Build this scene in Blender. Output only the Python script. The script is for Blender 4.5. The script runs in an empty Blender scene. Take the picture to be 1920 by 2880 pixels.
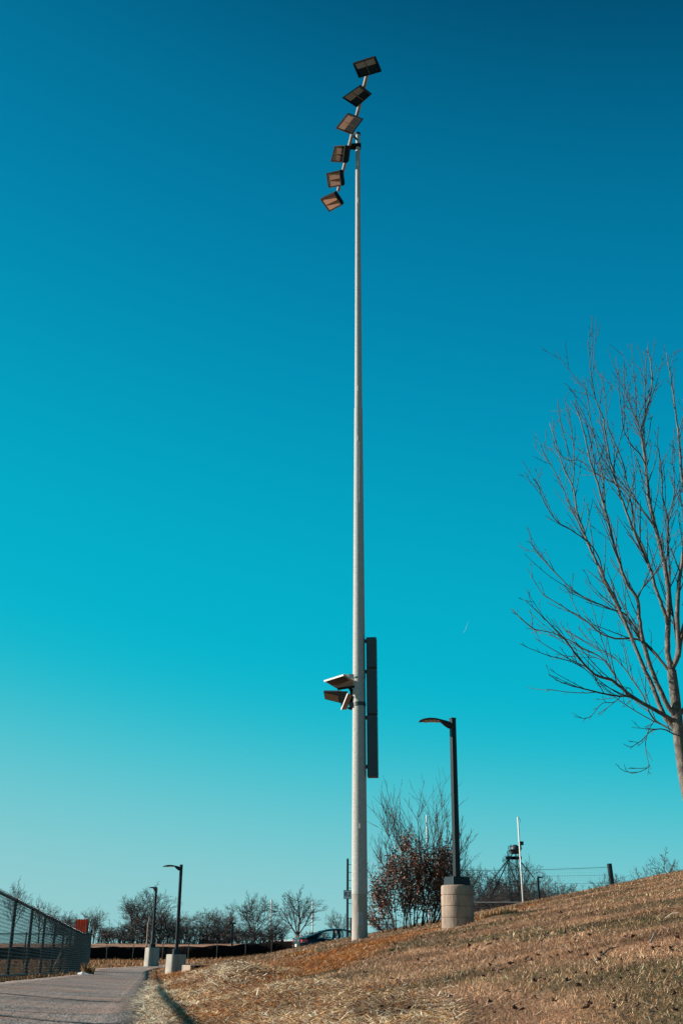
import bpy, math, random
import numpy as np
from mathutils import Vector, Matrix
random.seed(7); rng = np.random.default_rng(7)
R = math.radians
scene = bpy.context.scene
C = scene.collection

# ------------------------------------------------------------------ camera
FPX = 3000.0; PITCH = math.atan(1260/FPX)
cam_d = bpy.data.cameras.new('camera'); cam = bpy.data.objects.new('camera', cam_d); C.objects.link(cam)
cam_d.sensor_fit = 'VERTICAL'; cam_d.sensor_height = 36; cam_d.lens = 36*FPX/2880
cam_d.clip_start = 0.05; cam_d.clip_end = 20000
cam.location = (0, 0, 0); cam.rotation_euler = (math.pi/2+PITCH, 0, 0)
scene.camera = cam

# ------------------------------------------------------------------ light
SUN_AZ = R(-83); SUN_EL = R(26)          # azimuth measured from +Y towards +X
world = bpy.data.worlds.new('World'); scene.world = world; world.use_nodes = True
wn = world.node_tree; wn.nodes.clear()
def N(nt, t, **kw):
    n = nt.nodes.new(t)
    for k, v in kw.items(): setattr(n, k, v)
    return n
def L(nt, a, b): nt.links.new(a, b)
def mathn(nt, op, a, b=None, clamp=False):
    n = N(nt, 'ShaderNodeMath', operation=op, use_clamp=clamp)
    for i, v in enumerate((a, b)):
        if v is None: continue
        if isinstance(v, (int, float)): n.inputs[i].default_value = v
        else: L(nt, v, n.inputs[i])
    return n.outputs[0]
out = N(wn, 'ShaderNodeOutputWorld'); bg = N(wn, 'ShaderNodeBackground')
tc = N(wn, 'ShaderNodeTexCoord'); sep = N(wn, 'ShaderNodeSeparateXYZ'); L(wn, tc.outputs['Generated'], sep.inputs[0])
sky = N(wn, 'ShaderNodeTexSky', sky_type='NISHITA'); sky.sun_disc = False
sky.sun_elevation = SUN_EL; sky.sun_rotation = SUN_AZ; sky.air_density = 1.0; sky.dust_density = 0.4; sky.ozone_density = 3
# colour of the clear sky by height above the horizon, deeper away from the sun
cf = mathn(wn, 'MINIMUM', mathn(wn, 'ADD', mathn(wn, 'MULTIPLY', mathn(wn, 'MAXIMUM', sep.outputs[2], 0.0), 0.4), 0.06), 0.19)
e = mathn(wn, 'ADD', sep.outputs[2], mathn(wn, 'MULTIPLY', sep.outputs[0], cf))
ramp = N(wn, 'ShaderNodeValToRGB'); L(wn, e, ramp.inputs[0])
def lin(c): return tuple(((v/255+0.055)/1.055)**2.4 if v > 10.3 else v/255/12.92 for v in c)+(1,)
stops = [(0.00, (152,205,208)), (0.04, (143,203,207)), (0.09, (118,200,208)), (0.145, (74,194,207)), (0.20, (14,185,206)), (0.26, (0,178,204)), (0.34, (0,169,198)),
         (0.42, (0,157,190)), (0.50, (0,143,181)), (0.58, (0,128,170)), (0.66, (0,114,154)), (0.72, (0,99,138)), (0.78, (0,77,113)), (0.90, (0,58,90)), (1.0, (0,50,84))]
ramp.color_ramp.interpolation = 'B_SPLINE'
el = ramp.color_ramp.elements
while len(el) > 1: el.remove(el[-1])
el[0].position = stops[0][0]; el[0].color = lin(stops[0][1])
for p_, c_ in stops[1:]:
    k = el.new(p_); k.color = lin(c_)
mixs = N(wn, 'ShaderNodeMixRGB', blend_type='MIX'); mixs.inputs[0].default_value = 0.012
skm = N(wn, 'ShaderNodeMixRGB', blend_type='MULTIPLY'); skm.inputs[0].default_value = 1; skm.inputs[2].default_value = (0.10, 0.10, 0.10, 1)
L(wn, sky.outputs[0], skm.inputs[1]); L(wn, ramp.outputs[0], mixs.inputs[1]); L(wn, skm.outputs[0], mixs.inputs[2])
L(wn, mixs.outputs[0], bg.inputs[0]); bg.inputs[1].default_value = 0.467; L(wn, bg.outputs[0], out.inputs[0])
sd = bpy.data.lights.new('sun', 'SUN'); sd.energy = 5.0; sd.angle = R(0.5); sd.color = (1.0, 0.91, 0.80)
so = bpy.data.objects.new('sun', sd); C.objects.link(so)
sdir = Vector((math.sin(SUN_AZ)*math.cos(SUN_EL), math.cos(SUN_AZ)*math.cos(SUN_EL), math.sin(SUN_EL)))
so.rotation_euler = sdir.to_track_quat('Z', 'Y').to_euler()
scene.view_settings.view_transform = 'Standard'; scene.view_settings.look = 'None'
scene.view_settings.gamma = 1; scene.view_settings.exposure = 1.1; scene.view_settings.use_curve_mapping = False

# ------------------------------------------------------------------ helpers
def P(px, py, Y):
    """world point seen at photo pixel (px, py), Y metres ahead"""
    u = (px-960)/FPX; v = (1440-py)/FPX
    yy = math.cos(PITCH)-v*math.sin(PITCH); zz = math.sin(PITCH)+v*math.cos(PITCH)
    t = Y/yy
    return Vector((u*t, Y, zz*t))
def PZ(px, py, Z):
    u = (px-960)/FPX; v = (1440-py)/FPX
    yy = math.cos(PITCH)-v*math.sin(PITCH); zz = math.sin(PITCH)+v*math.cos(PITCH)
    t = Z/zz
    return Vector((u*t, yy*t, Z))
def tag(o, label=None, cat=None, group=None, kind=None):
    if label: o['label'] = label
    if cat: o['category'] = cat
    if group: o['group'] = group
    if kind: o['kind'] = kind
    return o
def empty(name, loc, label, cat, group=None, rz=0):
    o = bpy.data.objects.new(name, None); C.objects.link(o); o.location = loc; o.rotation_euler = (0, 0, rz)
    o.empty_display_size = 0.2
    return tag(o, label, cat, group)
class MB:
    def __init__(s): s.v = []; s.f = []; s.mi = []; s.cur = 0
    def add(s, vs, fs):
        b = len(s.v); s.v += [tuple(v) for v in vs]; s.f += [tuple(b+i for i in f) for f in fs]; s.mi += [s.cur]*len(fs)
    def hexa(s, c):      # 8 corners: bottom 4 ccw, top 4 ccw
        s.add(c, [(3,2,1,0),(4,5,6,7),(0,1,5,4),(1,2,6,5),(2,3,7,6),(3,0,4,7)])
    def box(s, cx, cy, cz, sx, sy, sz, rz=0, M=None, ch=0):
        hx, hy, hz = sx/2, sy/2, sz/2
        cs = []
        for z in (-hz, hz):
            for x, y in ((-hx,-hy),(hx,-hy),(hx,hy),(-hx,hy)): cs.append(Vector((x, y, z)))
        m = Matrix.Translation((cx, cy, cz)) @ Matrix.Rotation(rz, 4, 'Z')
        if M is not None: m = M @ m
        s.hexa([m @ c for c in cs])
    def bar(s, a, b, w, h=None, up=Vector((0,0,1))):
        a = Vector(a); b = Vector(b); h = h or w
        d = (b-a).normalized(); u = Vector(up)
        if abs(d.dot(u)) > .98: u = Vector((0,1,0))
        r = d.cross(u).normalized(); q = r.cross(d)
        cs = [a-r*w/2-q*h/2, a+r*w/2-q*h/2, a+r*w/2+q*h/2, a-r*w/2+q*h/2]
        cs += [c+(b-a) for c in cs]
        s.hexa(cs)
    def tube(s, pts, rad, n=8, caps=True):
        pts = [Vector(p) for p in pts]; k = len(pts)
        if isinstance(rad, (int, float)): rad = [rad]*k
        ref = None; vs = []
        for i in range(k):
            d = (pts[min(i+1, k-1)]-pts[max(i-1, 0)])
            if d.length < 1e-9: d = Vector((0,0,1))
            d.normalize()
            if ref is None: ref = Vector((0,1,0)) if abs(d.y) < .9 else Vector((1,0,0))
            r = (ref - d*ref.dot(d)).normalized(); ref = r; q = d.cross(r)
            for j in range(n):
                a = 2*math.pi*j/n
                vs.append(pts[i]+(r*math.cos(a)+q*math.sin(a))*rad[i])
        fs = []
        for i in range(k-1):
            for j in range(n):
                j2 = (j+1) % n
                fs.append((i*n+j, i*n+j2, (i+1)*n+j2, (i+1)*n+j))
        if caps: fs.append(tuple(range(n))[::-1]); fs.append(tuple((k-1)*n+j for j in range(n)))
        s.add(vs, fs)
    def build(s, name, mat, parent=None, smooth=False, auto=None):
        me = bpy.data.meshes.new(name); me.from_pydata(s.v, [], s.f); me.update()
        for m in (mat if isinstance(mat, (list, tuple)) else [mat]): me.materials.append(m)
        if isinstance(mat, (list, tuple)): me.polygons.foreach_set('material_index', s.mi)
        if smooth: me.polygons.foreach_set('use_smooth', [True]*len(me.polygons))
        o = bpy.data.objects.new(name, me); C.objects.link(o)
        if auto is not None:
            try: me.set_sharp_from_angle(angle=R(auto))
            except Exception: pass
        if parent:
            o.parent = parent
            # geometry is given in world space unless the parent sits at the origin frame
        return o
def local(o, parent):
    """geometry written in world space, parent not at origin: keep it where it is"""
    o.matrix_parent_inverse = parent.matrix_basis.inverted(); return o
def bev(o, w=0.01, seg=2):
    m = o.modifiers.new('bevel', 'BEVEL'); m.width = w; m.segments = seg; m.limit_method = 'ANGLE'; return o
def copy_tree(o, parent=None):
    c = o.copy(); C.objects.link(c)
    if parent: c.parent = parent
    for ch in o.children: copy_tree(ch, c)
    return c

def mat(name, col, rough=0.7, metal=0.0, var=0.25, scale=8.0, bump=0.2, bscale=None, stretch=None, col2=None, spec=0.4, detail=8):
    m = bpy.data.materials.new(name); m.use_nodes = True; nt = m.node_tree; b = nt.nodes['Principled BSDF']
    b.inputs['Roughness'].default_value = rough; b.inputs['Metallic'].default_value = metal
    b.inputs['Specular IOR Level'].default_value = spec
    t = N(nt, 'ShaderNodeTexCoord'); mp = N(nt, 'ShaderNodeMapping')
    if stretch: mp.inputs['Scale'].default_value = stretch
    L(nt, t.outputs['Object'], mp.inputs[0])
    n = N(nt, 'ShaderNodeTexNoise'); n.inputs['Scale'].default_value = scale; n.inputs['Detail'].default_value = detail
    n.inputs['Roughness'].default_value = 0.65; L(nt, mp.outputs[0], n.inputs['Vector'])
    mr = N(nt, 'ShaderNodeMapRange'); mr.inputs[1].default_value = .3; mr.inputs[2].default_value = .7; L(nt, n.outputs[0], mr.inputs[0])
    mx = N(nt, 'ShaderNodeMixRGB'); L(nt, mr.outputs[0], mx.inputs[0])
    c1 = tuple(v*(1-var) for v in col); c2 = col2 if col2 else tuple(min(v*(1+var), 1) for v in col)
    mx.inputs[1].default_value = (*c1, 1); mx.inputs[2].default_value = (*c2, 1)
    L(nt, mx.outputs[0], b.inputs['Base Color'])
    if bump:
        n2 = N(nt, 'ShaderNodeTexNoise'); n2.inputs['Scale'].default_value = bscale or scale*4; n2.inputs['Detail'].default_value = 6
        L(nt, mp.outputs[0], n2.inputs['Vector'])
        bp = N(nt, 'ShaderNodeBump'); bp.inputs['Strength'].default_value = bump; bp.inputs['Distance'].default_value = 0.02
        L(nt, n2.outputs[0], bp.inputs['Height']); L(nt, bp.outputs[0], b.inputs['Normal'])
    return m
def attr_mat(name, rough=0.8, scale=30., lo=.55, hi=1.35, bump=.4, bscale=60., transl=0, spec=.2):
    m = bpy.data.materials.new(name); m.use_nodes = True; nt = m.node_tree; b = nt.nodes['Principled BSDF']
    b.inputs['Roughness'].default_value = rough; b.inputs['Specular IOR Level'].default_value = spec
    a = N(nt, 'ShaderNodeAttribute'); a.attribute_name = 'Col'
    if scale:
        t = N(nt, 'ShaderNodeTexCoord')
        n = N(nt, 'ShaderNodeTexNoise'); n.inputs['Scale'].default_value = scale; n.inputs['Detail'].default_value = 8; n.inputs['Roughness'].default_value = .75
        L(nt, t.outputs['Object'], n.inputs['Vector'])
        mr = N(nt, 'ShaderNodeMapRange'); mr.inputs[1].default_value = .3; mr.inputs[2].default_value = .7
        mr.inputs[3].default_value = lo; mr.inputs[4].default_value = hi; L(nt, n.outputs[0], mr.inputs[0])
        mx = N(nt, 'ShaderNodeVectorMath', operation='SCALE'); L(nt, a.outputs['Color'], mx.inputs[0]); L(nt, mr.outputs[0], mx.inputs['Scale'])
        L(nt, mx.outputs[0], b.inputs['Base Color'])
        if bump:
            n2 = N(nt, 'ShaderNodeTexNoise'); n2.inputs['Scale'].default_value = bscale; n2.inputs['Detail'].default_value = 6
            L(nt, t.outputs['Object'], n2.inputs['Vector'])
            bp = N(nt, 'ShaderNodeBump'); bp.inputs['Strength'].default_value = bump; bp.inputs['Distance'].default_value = .03
            L(nt, n2.outputs[0], bp.inputs['Height']); L(nt, bp.outputs[0], b.inputs['Normal'])
    else:
        L(nt, a.outputs['Color'], b.inputs['Base Color'])
    return m
def np_mesh(name, verts, faces, mat_, cols=None, kind=None, parent=None, smooth=False):
    """verts (n,3), faces (m,k) constant k"""
    verts = np.asarray(verts, np.float32); faces = np.asarray(faces, np.int32)
    me = bpy.data.meshes.new(name); k = faces.shape[1]
    me.vertices.add(len(verts)); me.vertices.foreach_set('co', verts.ravel())
    me.loops.add(faces.size); me.loops.foreach_set('vertex_index', faces.ravel())
    me.polygons.add(len(faces)); me.polygons.foreach_set('loop_start', np.arange(0, faces.size, k, dtype=np.int32))
    me.polygons.foreach_set('loop_total', np.full(len(faces), k, np.int32))
    if smooth: me.polygons.foreach_set('use_smooth', np.ones(len(faces), bool))
    me.update(calc_edges=True)
    if cols is not None:
        ca = me.color_attributes.new('Col', 'FLOAT_COLOR', 'POINT')
        c4 = np.ones((len(verts), 4), np.float32); c4[:, :3] = cols; ca.data.foreach_set('color', c4.ravel())
    me.materials.append(mat_)
    o = bpy.data.objects.new(name, me); C.objects.link(o)
    if kind: o['kind'] = kind
    if parent: o.parent = parent
    return o
def vnoise(x, y, sc, seed=0):
    x = np.asarray(x, float)/sc+seed*17.3; y = np.asarray(y, float)/sc-seed*9.1
    xi = np.floor(x); yi = np.floor(y); fx = x-xi; fy = y-yi; fx = fx*fx*(3-2*fx); fy = fy*fy*(3-2*fy)
    def h(a, b):
        v = np.sin(a*127.1+b*311.7+seed*74.7)*43758.5453; return v-np.floor(v)
    return (h(xi, yi)*(1-fx)+h(xi+1, yi)*fx)*(1-fy)+(h(xi, yi+1)*(1-fx)+h(xi+1, yi+1)*fx)*fy
def sm(a, b, v):
    t = np.clip((np.asarray(v, float)-a)/(b-a), 0, 1); return t*t*(3-2*t)

# ------------------------------------------------------------------ terrain
KS = 0.166
def softp(s, w=0.22): return w*np.logaddexp(0, s/w)
def bumps(x, y): return 0.05*(vnoise(x, y, 1.7, 1)-.5)+0.03*(vnoise(x, y, .55, 2)-.5)
def path_sd(x, y):
    """signed distance outside the path (negative inside), far bend included"""
    x = np.asarray(x, float); y = np.asarray(y, float)
    d = np.full(np.broadcast(x, y).shape, 1e9)
    for (a, b) in zip(CL[:-1], CL[1:]):
        ax, ay = a; bx, by = b; vx, vy = bx-ax, by-ay
        t = np.clip(((x-ax)*vx+(y-ay)*vy)/(vx*vx+vy*vy), 0, 1)
        d = np.minimum(d, np.hypot(x-ax-t*vx, y-ay-t*vy))
    return d-PW
PW = 1.10
CL = [(-1.12+KS*16, -16), (-1.12-KS*30, 30), (-1.12-KS*48, 48), (-9.35, 52), (-8.6, 56), (-6.9, 60), (-4.2, 63.3), (-1, 65.6), (4, 67.5), (10, 69)]
def Hgt(x, y, detail=True):
    x = np.asarray(x, float); y = np.asarray(y, float)
    s = x+KS*np.minimum(y, 60)
    base = -.35-.006*np.clip(y, -40, 42)+.022*np.clip(y-42, 0, 33)+.052*softp(y-76, 1.5)*(y < 99)+.052*softp(np.array(23.), 1.5)*(y >= 99)
    base = base + .06*np.minimum(softp(-s), 4)*(1-sm(46, 58, y))
    hs = softp(s); hs = np.where(hs > 22, 22+(hs-22)*.15, hs)
    hill = .187*hs*(1-sm(41, 60, y))
    # low heap of loose straw beside the path, and the slight swale behind it
    md = .20*np.exp(-((s-.85)/.42)**2-((y-12.2)/1.6)**2)+.07*np.exp(-((s-.35)/.25)**2-((y-13.2)/1.6)**2)+.05*np.exp(-((s-.12)/.25)**2-((y-9.5)/2.5)**2)+.06*np.exp(-((s-.85)/.3)**2-((y-6.5)/2)**2)
    md = md + .10*np.exp(-((x-2.75)/.45)**2-((y-20.2)/.8)**2)
    pad = .33*sm(0, 8, s)*sm(45, 58, y)*(1-sm(78, 90, y))
    z = base+hill+md+pad
    if detail:
        z = z+bumps(x, y)*np.clip(path_sd(x, y)/.5, 0, 1)*(.4+.6*sm(-1, 1, s))
        z = z-.05*np.clip(-path_sd(x, y)/.12, 0, 1)
    return z
def HZ(x, y): return float(Hgt(np.array([x]), np.array([y]))[0])
def ground_at(px, py, y0=2.5, y1=140):
    p = P(px, py, 1.0); ys = np.exp(np.linspace(math.log(y0), math.log(y1), 4000))
    z = Hgt(ys*p.x, ys); i = np.argmax(ys*p.z < z)
    return ys[i]*p.x, ys[i], z[i]
def seg_dist(x, y, pl):
    d = np.full(np.shape(x), 1e9)
    for a, b in zip(pl[:-1], pl[1:]):
        vx, vy = b[0]-a[0], b[1]-a[1]
        t = np.clip(((x-a[0])*vx+(y-a[1])*vy)/(vx*vx+vy*vy), 0, 1)
        d = np.minimum(d, np.hypot(x-a[0]-t*vx, y-a[1]-t*vy))
    return d
ORL = [ground_at(*q)[:2] for q in ((790,2750),(850,2728),(920,2700),(980,2672),(1040,2650))]
ORL2 = [ground_at(*q)[:2] for q in ((980,2676),(1060,2652),(1150,2628),(1250,2605),(1345,2585),(1480,2548))]
def zones(x, y):
    s = x+KS*y
    w = .35*(vnoise(x, y, .7, 5)-.5)
    straw = sm(-.12, .02, s+.30*np.exp(-((y-14.)/1.6)**2)+.16*np.exp(-((y-10.6)/1.)**2))*(1-sm(.55, 1.25, s+w-.45*sm(9, 12, y)))*(1-sm(14.5, 16, y+w*4))
    straw = np.maximum(straw, sm(-.1, 0, s)*(1-sm(.2, .5, s+w))*(1-sm(24, 30, y))*sm(13, 15, y)*sm(.35, .6, vnoise(x, y, 1.6, 9)))
    org = np.maximum(1-sm(.25, .75, seg_dist(x, y, ORL)*(10/np.clip(y, 10, 16))+w), .75*(1-sm(.3, .9, seg_dist(x, y, ORL2)+w)))
    org = np.maximum(org, .8*sm(.0, .4, s)*sm(15, 18, y)*(1-sm(1.5, 3, s+w))*(y < 46))
    org = np.maximum(org, .7*sm(46, 50, y)*(1-sm(80, 86, y)))
    # mowing bands that follow the contour of the slope
    band = np.sin(s*3.1+.25*y+2.5*vnoise(x, y, 5, 11))*.5+.5
    green = sm(.46, .74, .52*vnoise(x, y, 1.1, 3)+.22*vnoise(x, y, .3, 4)+.34*band)
    return np.clip(straw, 0, 1), np.clip(org*(1-straw), 0, 1), green*.8*(1-.6*org)*(1-straw), band
TAN = np.array([.42, .225, .118]); PALE = np.array([.68, .445, .28]); BRN = np.array([.085, .042, .024]); GRN = np.array([.060, .058, .018])
ORG = np.array([.36, .125, .022]); BLOND = np.array([.58, .40, .205]); WHT = np.array([.68, .59, .43]); SOIL = np.array([.075, .038, .02])
def gcols(x, y):
    st, og, gr, bd = zones(x, y)
    n = vnoise(x, y, .4, 21)
    c = SOIL*1.2+(TAN*.62-SOIL)*n[:, None]
    c = c*(1-gr[:, None])+(GRN*.6)*gr[:, None]
    c = c*(1-og[:, None])+(ORG*.55)*og[:, None]
    c = c*(1-st[:, None])+(ORG*.30+SOIL*.3)*st[:, None]
    far = sm(80, 88, y)[:, None]; c = c*(1-far)+np.array([.24, .13, .08])*far
    return c
def axis(parts):
    a = [np.arange(p, q, st) for p, q, st in parts]; return np.concatenate(a+[np.array([parts[-1][1]])])
xs = axis([(-900,-200,100), (-200,-60,20), (-60,-20,2), (-20,-6,.3), (-6,6,.09), (6,20,.3), (20,60,2), (60,200,20), (200,900,100)])
ys = axis([(-60,-4,4), (-4,2,.4), (2,16,.09), (16,30,.25), (30,50,.5), (50,110,1), (110,300,10), (300,3000,150)])
X, Y = np.meshgrid(xs, ys); Xf = X.ravel(); Yf = Y.ravel(); Z = Hgt(Xf, Yf)
nx, ny = len(xs), len(ys)
ii = np.arange(ny-1)[:, None]*nx+np.arange(nx-1)[None, :]
F = np.stack([ii, ii+1, ii+nx+1, ii+nx], -1).reshape(-1, 4)
M_ground = attr_mat('dry ground', scale=25., lo=.5, hi=1.5, bump=.9, bscale=45.)
ground = np_mesh('ground', np.stack([Xf, Yf, Z], 1), F, M_ground, gcols(Xf, Yf), 'structure', smooth=True)

# asphalt path
def asphalt():
    m = bpy.data.materials.new('asphalt'); m.use_nodes = True; nt = m.node_tree; b = nt.nodes['Principled BSDF']
    b.inputs['Roughness'].default_value = .85; b.inputs['Specular IOR Level'].default_value = .3
    t = N(nt, 'ShaderNodeTexCoord')
    vo = N(nt, 'ShaderNodeTexVoronoi'); vo.inputs['Scale'].default_value = 55; L(nt, t.outputs['Object'], vo.inputs['Vector'])
    n = N(nt, 'ShaderNodeTexNoise'); n.inputs['Scale'].default_value = 1.1; n.inputs['Detail'].default_value = 8; L(nt, t.outputs['Object'], n.inputs['Vector'])
    n2 = N(nt, 'ShaderNodeTexNoise'); n2.inputs['Scale'].default_value = 90; n2.inputs['Detail'].default_value = 3; L(nt, t.outputs['Object'], n2.inputs['Vector'])
    cr = N(nt, 'ShaderNodeValToRGB'); L(nt, vo.outputs['Color'], cr.inputs[0])
    cr.color_ramp.elements[0].color = (.03, .026, .026, 1); cr.color_ramp.elements[1].color = (.34, .275, .24, 1); cr.color_ramp.elements[0].position = .15; cr.color_ramp.elements[1].position = .95
    mr = N(nt, 'ShaderNodeMapRange'); mr.inputs[1].default_value = .35; mr.inputs[2].default_value = .65; mr.inputs[3].default_value = .72; mr.inputs[4].default_value = 1.3; L(nt, n.outputs[0], mr.inputs[0])
    sc = N(nt, 'ShaderNodeVectorMath', operation='SCALE'); L(nt, cr.outputs[0], sc.inputs[0]); L(nt, mr.outputs[0], sc.inputs['Scale'])
    # rusty dust in drifts
    n3 = N(nt, 'ShaderNodeTexNoise'); n3.inputs['Scale'].default_value = .9; n3.inputs['Detail'].default_value = 9; n3.inputs['Roughness'].default_value = .7; L(nt, t.outputs['Object'], n3.inputs['Vector'])
    mr3 = N(nt, 'ShaderNodeMapRange'); mr3.inputs[1].default_value = .48; mr3.inputs[2].default_value = .68; mr3.inputs[4].default_value = .7; L(nt, n3.outputs[0], mr3.inputs[0])
    mx = N(nt, 'ShaderNodeMixRGB'); L(nt, mr3.outputs[0], mx.inputs[0]); L(nt, sc.outputs[0], mx.inputs[1]); mx.inputs[2].default_value = (.30, .16, .10, 1)
    L(nt, mx.outputs[0], b.inputs['Base Color'])
    bp = N(nt, 'ShaderNodeBump'); bp.inputs['Strength'].default_value = .9; bp.inputs['Distance'].default_value = .012
    L(nt, vo.outputs['Distance'], bp.inputs['Height'])
    bp2 = N(nt, 'ShaderNodeBump'); bp2.inputs['Strength'].default_value = .5; bp2.inputs['Distance'].default_value = .01
    L(nt, n2.outputs[0], bp2.inputs['Height']); L(nt, bp.outputs[0], bp2.inputs['Normal']); L(nt, bp2.outputs[0], b.inputs['Normal'])
    return m
pts = []
for (a, b) in zip(CL[:-1], CL[1:]):
    n_ = max(2, int(math.hypot(b[0]-a[0], b[1]-a[1])/.25))
    for i in range(n_): pts.append((a[0]+(b[0]-a[0])*i/n_, a[1]+(b[1]-a[1])*i/n_))
pts = np.array(pts)
for _ in range(6): pts[1:-1] = (pts[:-2]+2*pts[1:-1]+pts[2:])/4
tg = np.gradient(pts, axis=0); tg /= np.linalg.norm(tg, axis=1)[:, None]; nrm = np.stack([tg[:, 1], -tg[:, 0]], 1)
us = np.array([-1.02, -1, -.75, -.5, -.25, 0, .25, .5, .75, 1, 1.02]); V = []
for j, (p, q) in enumerate(zip(pts, nrm)):
    for i, u in enumerate(us):
        e_ = .06*(vnoise(p[0], p[1], .4, 31+(u > 0))-.5)*2 if abs(u) > .9 else 0
        r_ = (PW+e_)*u; x_, y_ = p[0]+q[0]*r_, p[1]+q[1]*r_
        V.append((x_, y_, 0))
V = np.array(V); V[:, 2] = Hgt(V[:, 0], V[:, 1], False)+.012
edge = np.tile(np.abs(us) > 1.01, len(pts)); V[edge, 2] -= .08
nu = len(us); ii = np.arange(len(pts)-1)[:, None]*nu+np.arange(nu-1)[None]
F = np.stack([ii, ii+1, ii+nu+1, ii+nu], -1).reshape(-1, 4)
path = np_mesh('path', V, F, asphalt(), None, 'structure')

M_shadow = mat('painted shadow line', (.012, .011, .012), .6, bump=.1)  # thin dark strips painting in shadows cast across the asphalt
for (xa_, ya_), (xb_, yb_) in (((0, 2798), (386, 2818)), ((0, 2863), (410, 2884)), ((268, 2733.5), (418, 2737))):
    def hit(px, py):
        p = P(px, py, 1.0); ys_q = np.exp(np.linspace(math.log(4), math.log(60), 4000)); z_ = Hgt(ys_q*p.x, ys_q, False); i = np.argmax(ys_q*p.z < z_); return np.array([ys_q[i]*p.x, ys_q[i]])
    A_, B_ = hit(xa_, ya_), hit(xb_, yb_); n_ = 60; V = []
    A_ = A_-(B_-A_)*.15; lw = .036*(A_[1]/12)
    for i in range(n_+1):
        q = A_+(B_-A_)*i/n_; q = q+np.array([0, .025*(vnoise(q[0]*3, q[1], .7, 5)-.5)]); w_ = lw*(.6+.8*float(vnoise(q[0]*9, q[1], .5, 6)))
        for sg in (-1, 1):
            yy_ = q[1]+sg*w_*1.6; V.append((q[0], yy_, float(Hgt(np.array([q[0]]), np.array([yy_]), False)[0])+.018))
    np_mesh('shadow_line', V, [(2*i, 2*i+2, 2*i+3, 2*i+1) for i in range(n_)], M_shadow, parent=path)
# car park behind the crest of the slope
mb = MB()
for j in range(12):
    for i in range(20):
        def q(i, j):
            x = -3.2+i*1.6+ (0); y = 50+j*1.0
            return (x, y, HZ(x, y)+.03)
        mb.add([q(i, j), q(i+1, j), q(i+1, j+1), q(i, j+1)], [(0, 1, 2, 3)])
M_asph2 = mat('old asphalt', (.08, .075, .075), .9, bump=.3, scale=20)
tag(mb.build('car_park', M_asph2), kind='structure')

# ------------------------------------------------------------------ grass, straw, leaves
def blades(n, y0, y1, amin, amax, keep, colf, wid, lng, lean, seed, curl=.0, lift=0.0, curve=False):
    r = np.random.default_rng(seed)
    a = r.uniform(amin, amax, n); y = np.exp(r.uniform(math.log(y0), math.log(y1), n)); x = a*y
    k = keep(x, y, r); x, y = x[k], y[k]; n = len(x)
    z = Hgt(x, y)
    col = colf(x, y, r)
    w = wid(y)*r.uniform(.6, 1.4, n); l = lng(y)*r.uniform(.45, 1.5, n)
    th = r.uniform(0, 2*math.pi, n); le = np.clip(r.normal(lean[0], lean[1], n), .05, 1.55)
    d = np.stack([np.cos(th)*np.sin(le), np.sin(th)*np.sin(le), np.cos(le)], 1)
    ph = th+math.pi/2+r.normal(0, .5, n); sd = np.stack([np.cos(ph), np.sin(ph), np.zeros(n)], 1)*w[:, None]/2
    o = np.stack([x, y, z-.004+lift*r.uniform(0, 1, n)], 1)
    tip = o+d*l[:, None]
    return o, sd, tip, col, d, l
def tri_mesh(name, parts, m, kind='stuff'):
    o, sd, tip, col = parts
    n = len(o); V = np.empty((n, 3, 3)); V[:, 0] = o-sd; V[:, 1] = o+sd; V[:, 2] = tip
    return np_mesh(name, V.reshape(-1, 3), np.arange(3*n).reshape(-1, 3), m, np.repeat(col, 3, 0), kind)
def quad_mesh(name, parts, m, kind='stuff', bend=0.0, seed=1):
    o, sd, tip, col = parts; r = np.random.default_rng(seed)
    n = len(o); mid = (o+tip)/2; mid[:, 2] += bend*r.uniform(-.3, 1, n)*np.linalg.norm(tip-o, axis=1)
    V = np.empty((n, 6, 3)); V[:, 0] = o-sd; V[:, 1] = o+sd; V[:, 2] = mid+sd; V[:, 3] = mid-sd; V[:, 4] = tip+sd*.5; V[:, 5] = tip-sd*.5
    b = np.arange(n)[:, None]*6
    F = np.concatenate([b+np.array([[0, 1, 2, 3]]), b+np.array([[3, 2, 4, 5]])], 0)
    return np_mesh(name, V.reshape(-1, 3), F, m, np.repeat(col, 6, 0), kind)
M_blade = attr_mat('dry grass blade', rough=.75, scale=0, spec=.15)
def pick(r, n, cols, ps):
    i = r.choice(len(cols), n, p=ps); return np.array(cols)[i]
def grass_cols(x, y, r):
    n = len(x); st, og, gr, bd = zones(x, y)
    c = pick(r, n, [TAN, PALE, BRN, TAN*.7, GRN*1.2], [.34, .26, .17, .18, .05])
    g = r.uniform(0, 1, n) < gr*.72
    c[g] = pick(r, g.sum(), [GRN, GRN*.5, BRN*.8, GRN*1.7, TAN*.8], [.34, .26, .16, .12, .12])
    g = r.uniform(0, 1, n) < og*.62
    c[g] = pick(r, g.sum(), [ORG, ORG*1.25, ORG*.5, BLOND], [.45, .25, .2, .1])
    patch = .5*sm(.3, .75, vnoise(x, y, .8, 41))+.5*sm(.25, .75, vnoise(x, y, .17, 42)); c = c*((.42+.98*patch)*(.72+.50*bd))[:, None]
    return np.clip(c*r.uniform(.65, 1.3, n)[:, None], .01, .85)
def keep_grass(x, y, r):
    st, og, gr, bd = zones(x, y)
    return (path_sd(x, y) > .02+.05*r.uniform(-1, 1, len(x))) & (r.uniform(0, 1, len(x)) > st*.7)
p_ = blades(900000, 2.0, 48, -.20, .42, keep_grass, grass_cols, lambda y: .0023*(y/5)**.85, lambda y: .024*(y/5)**.45, (1.2, .34), 3)
tri_mesh('grass', p_[:4], M_blade)
o = bpy.data.objects['grass']
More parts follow.
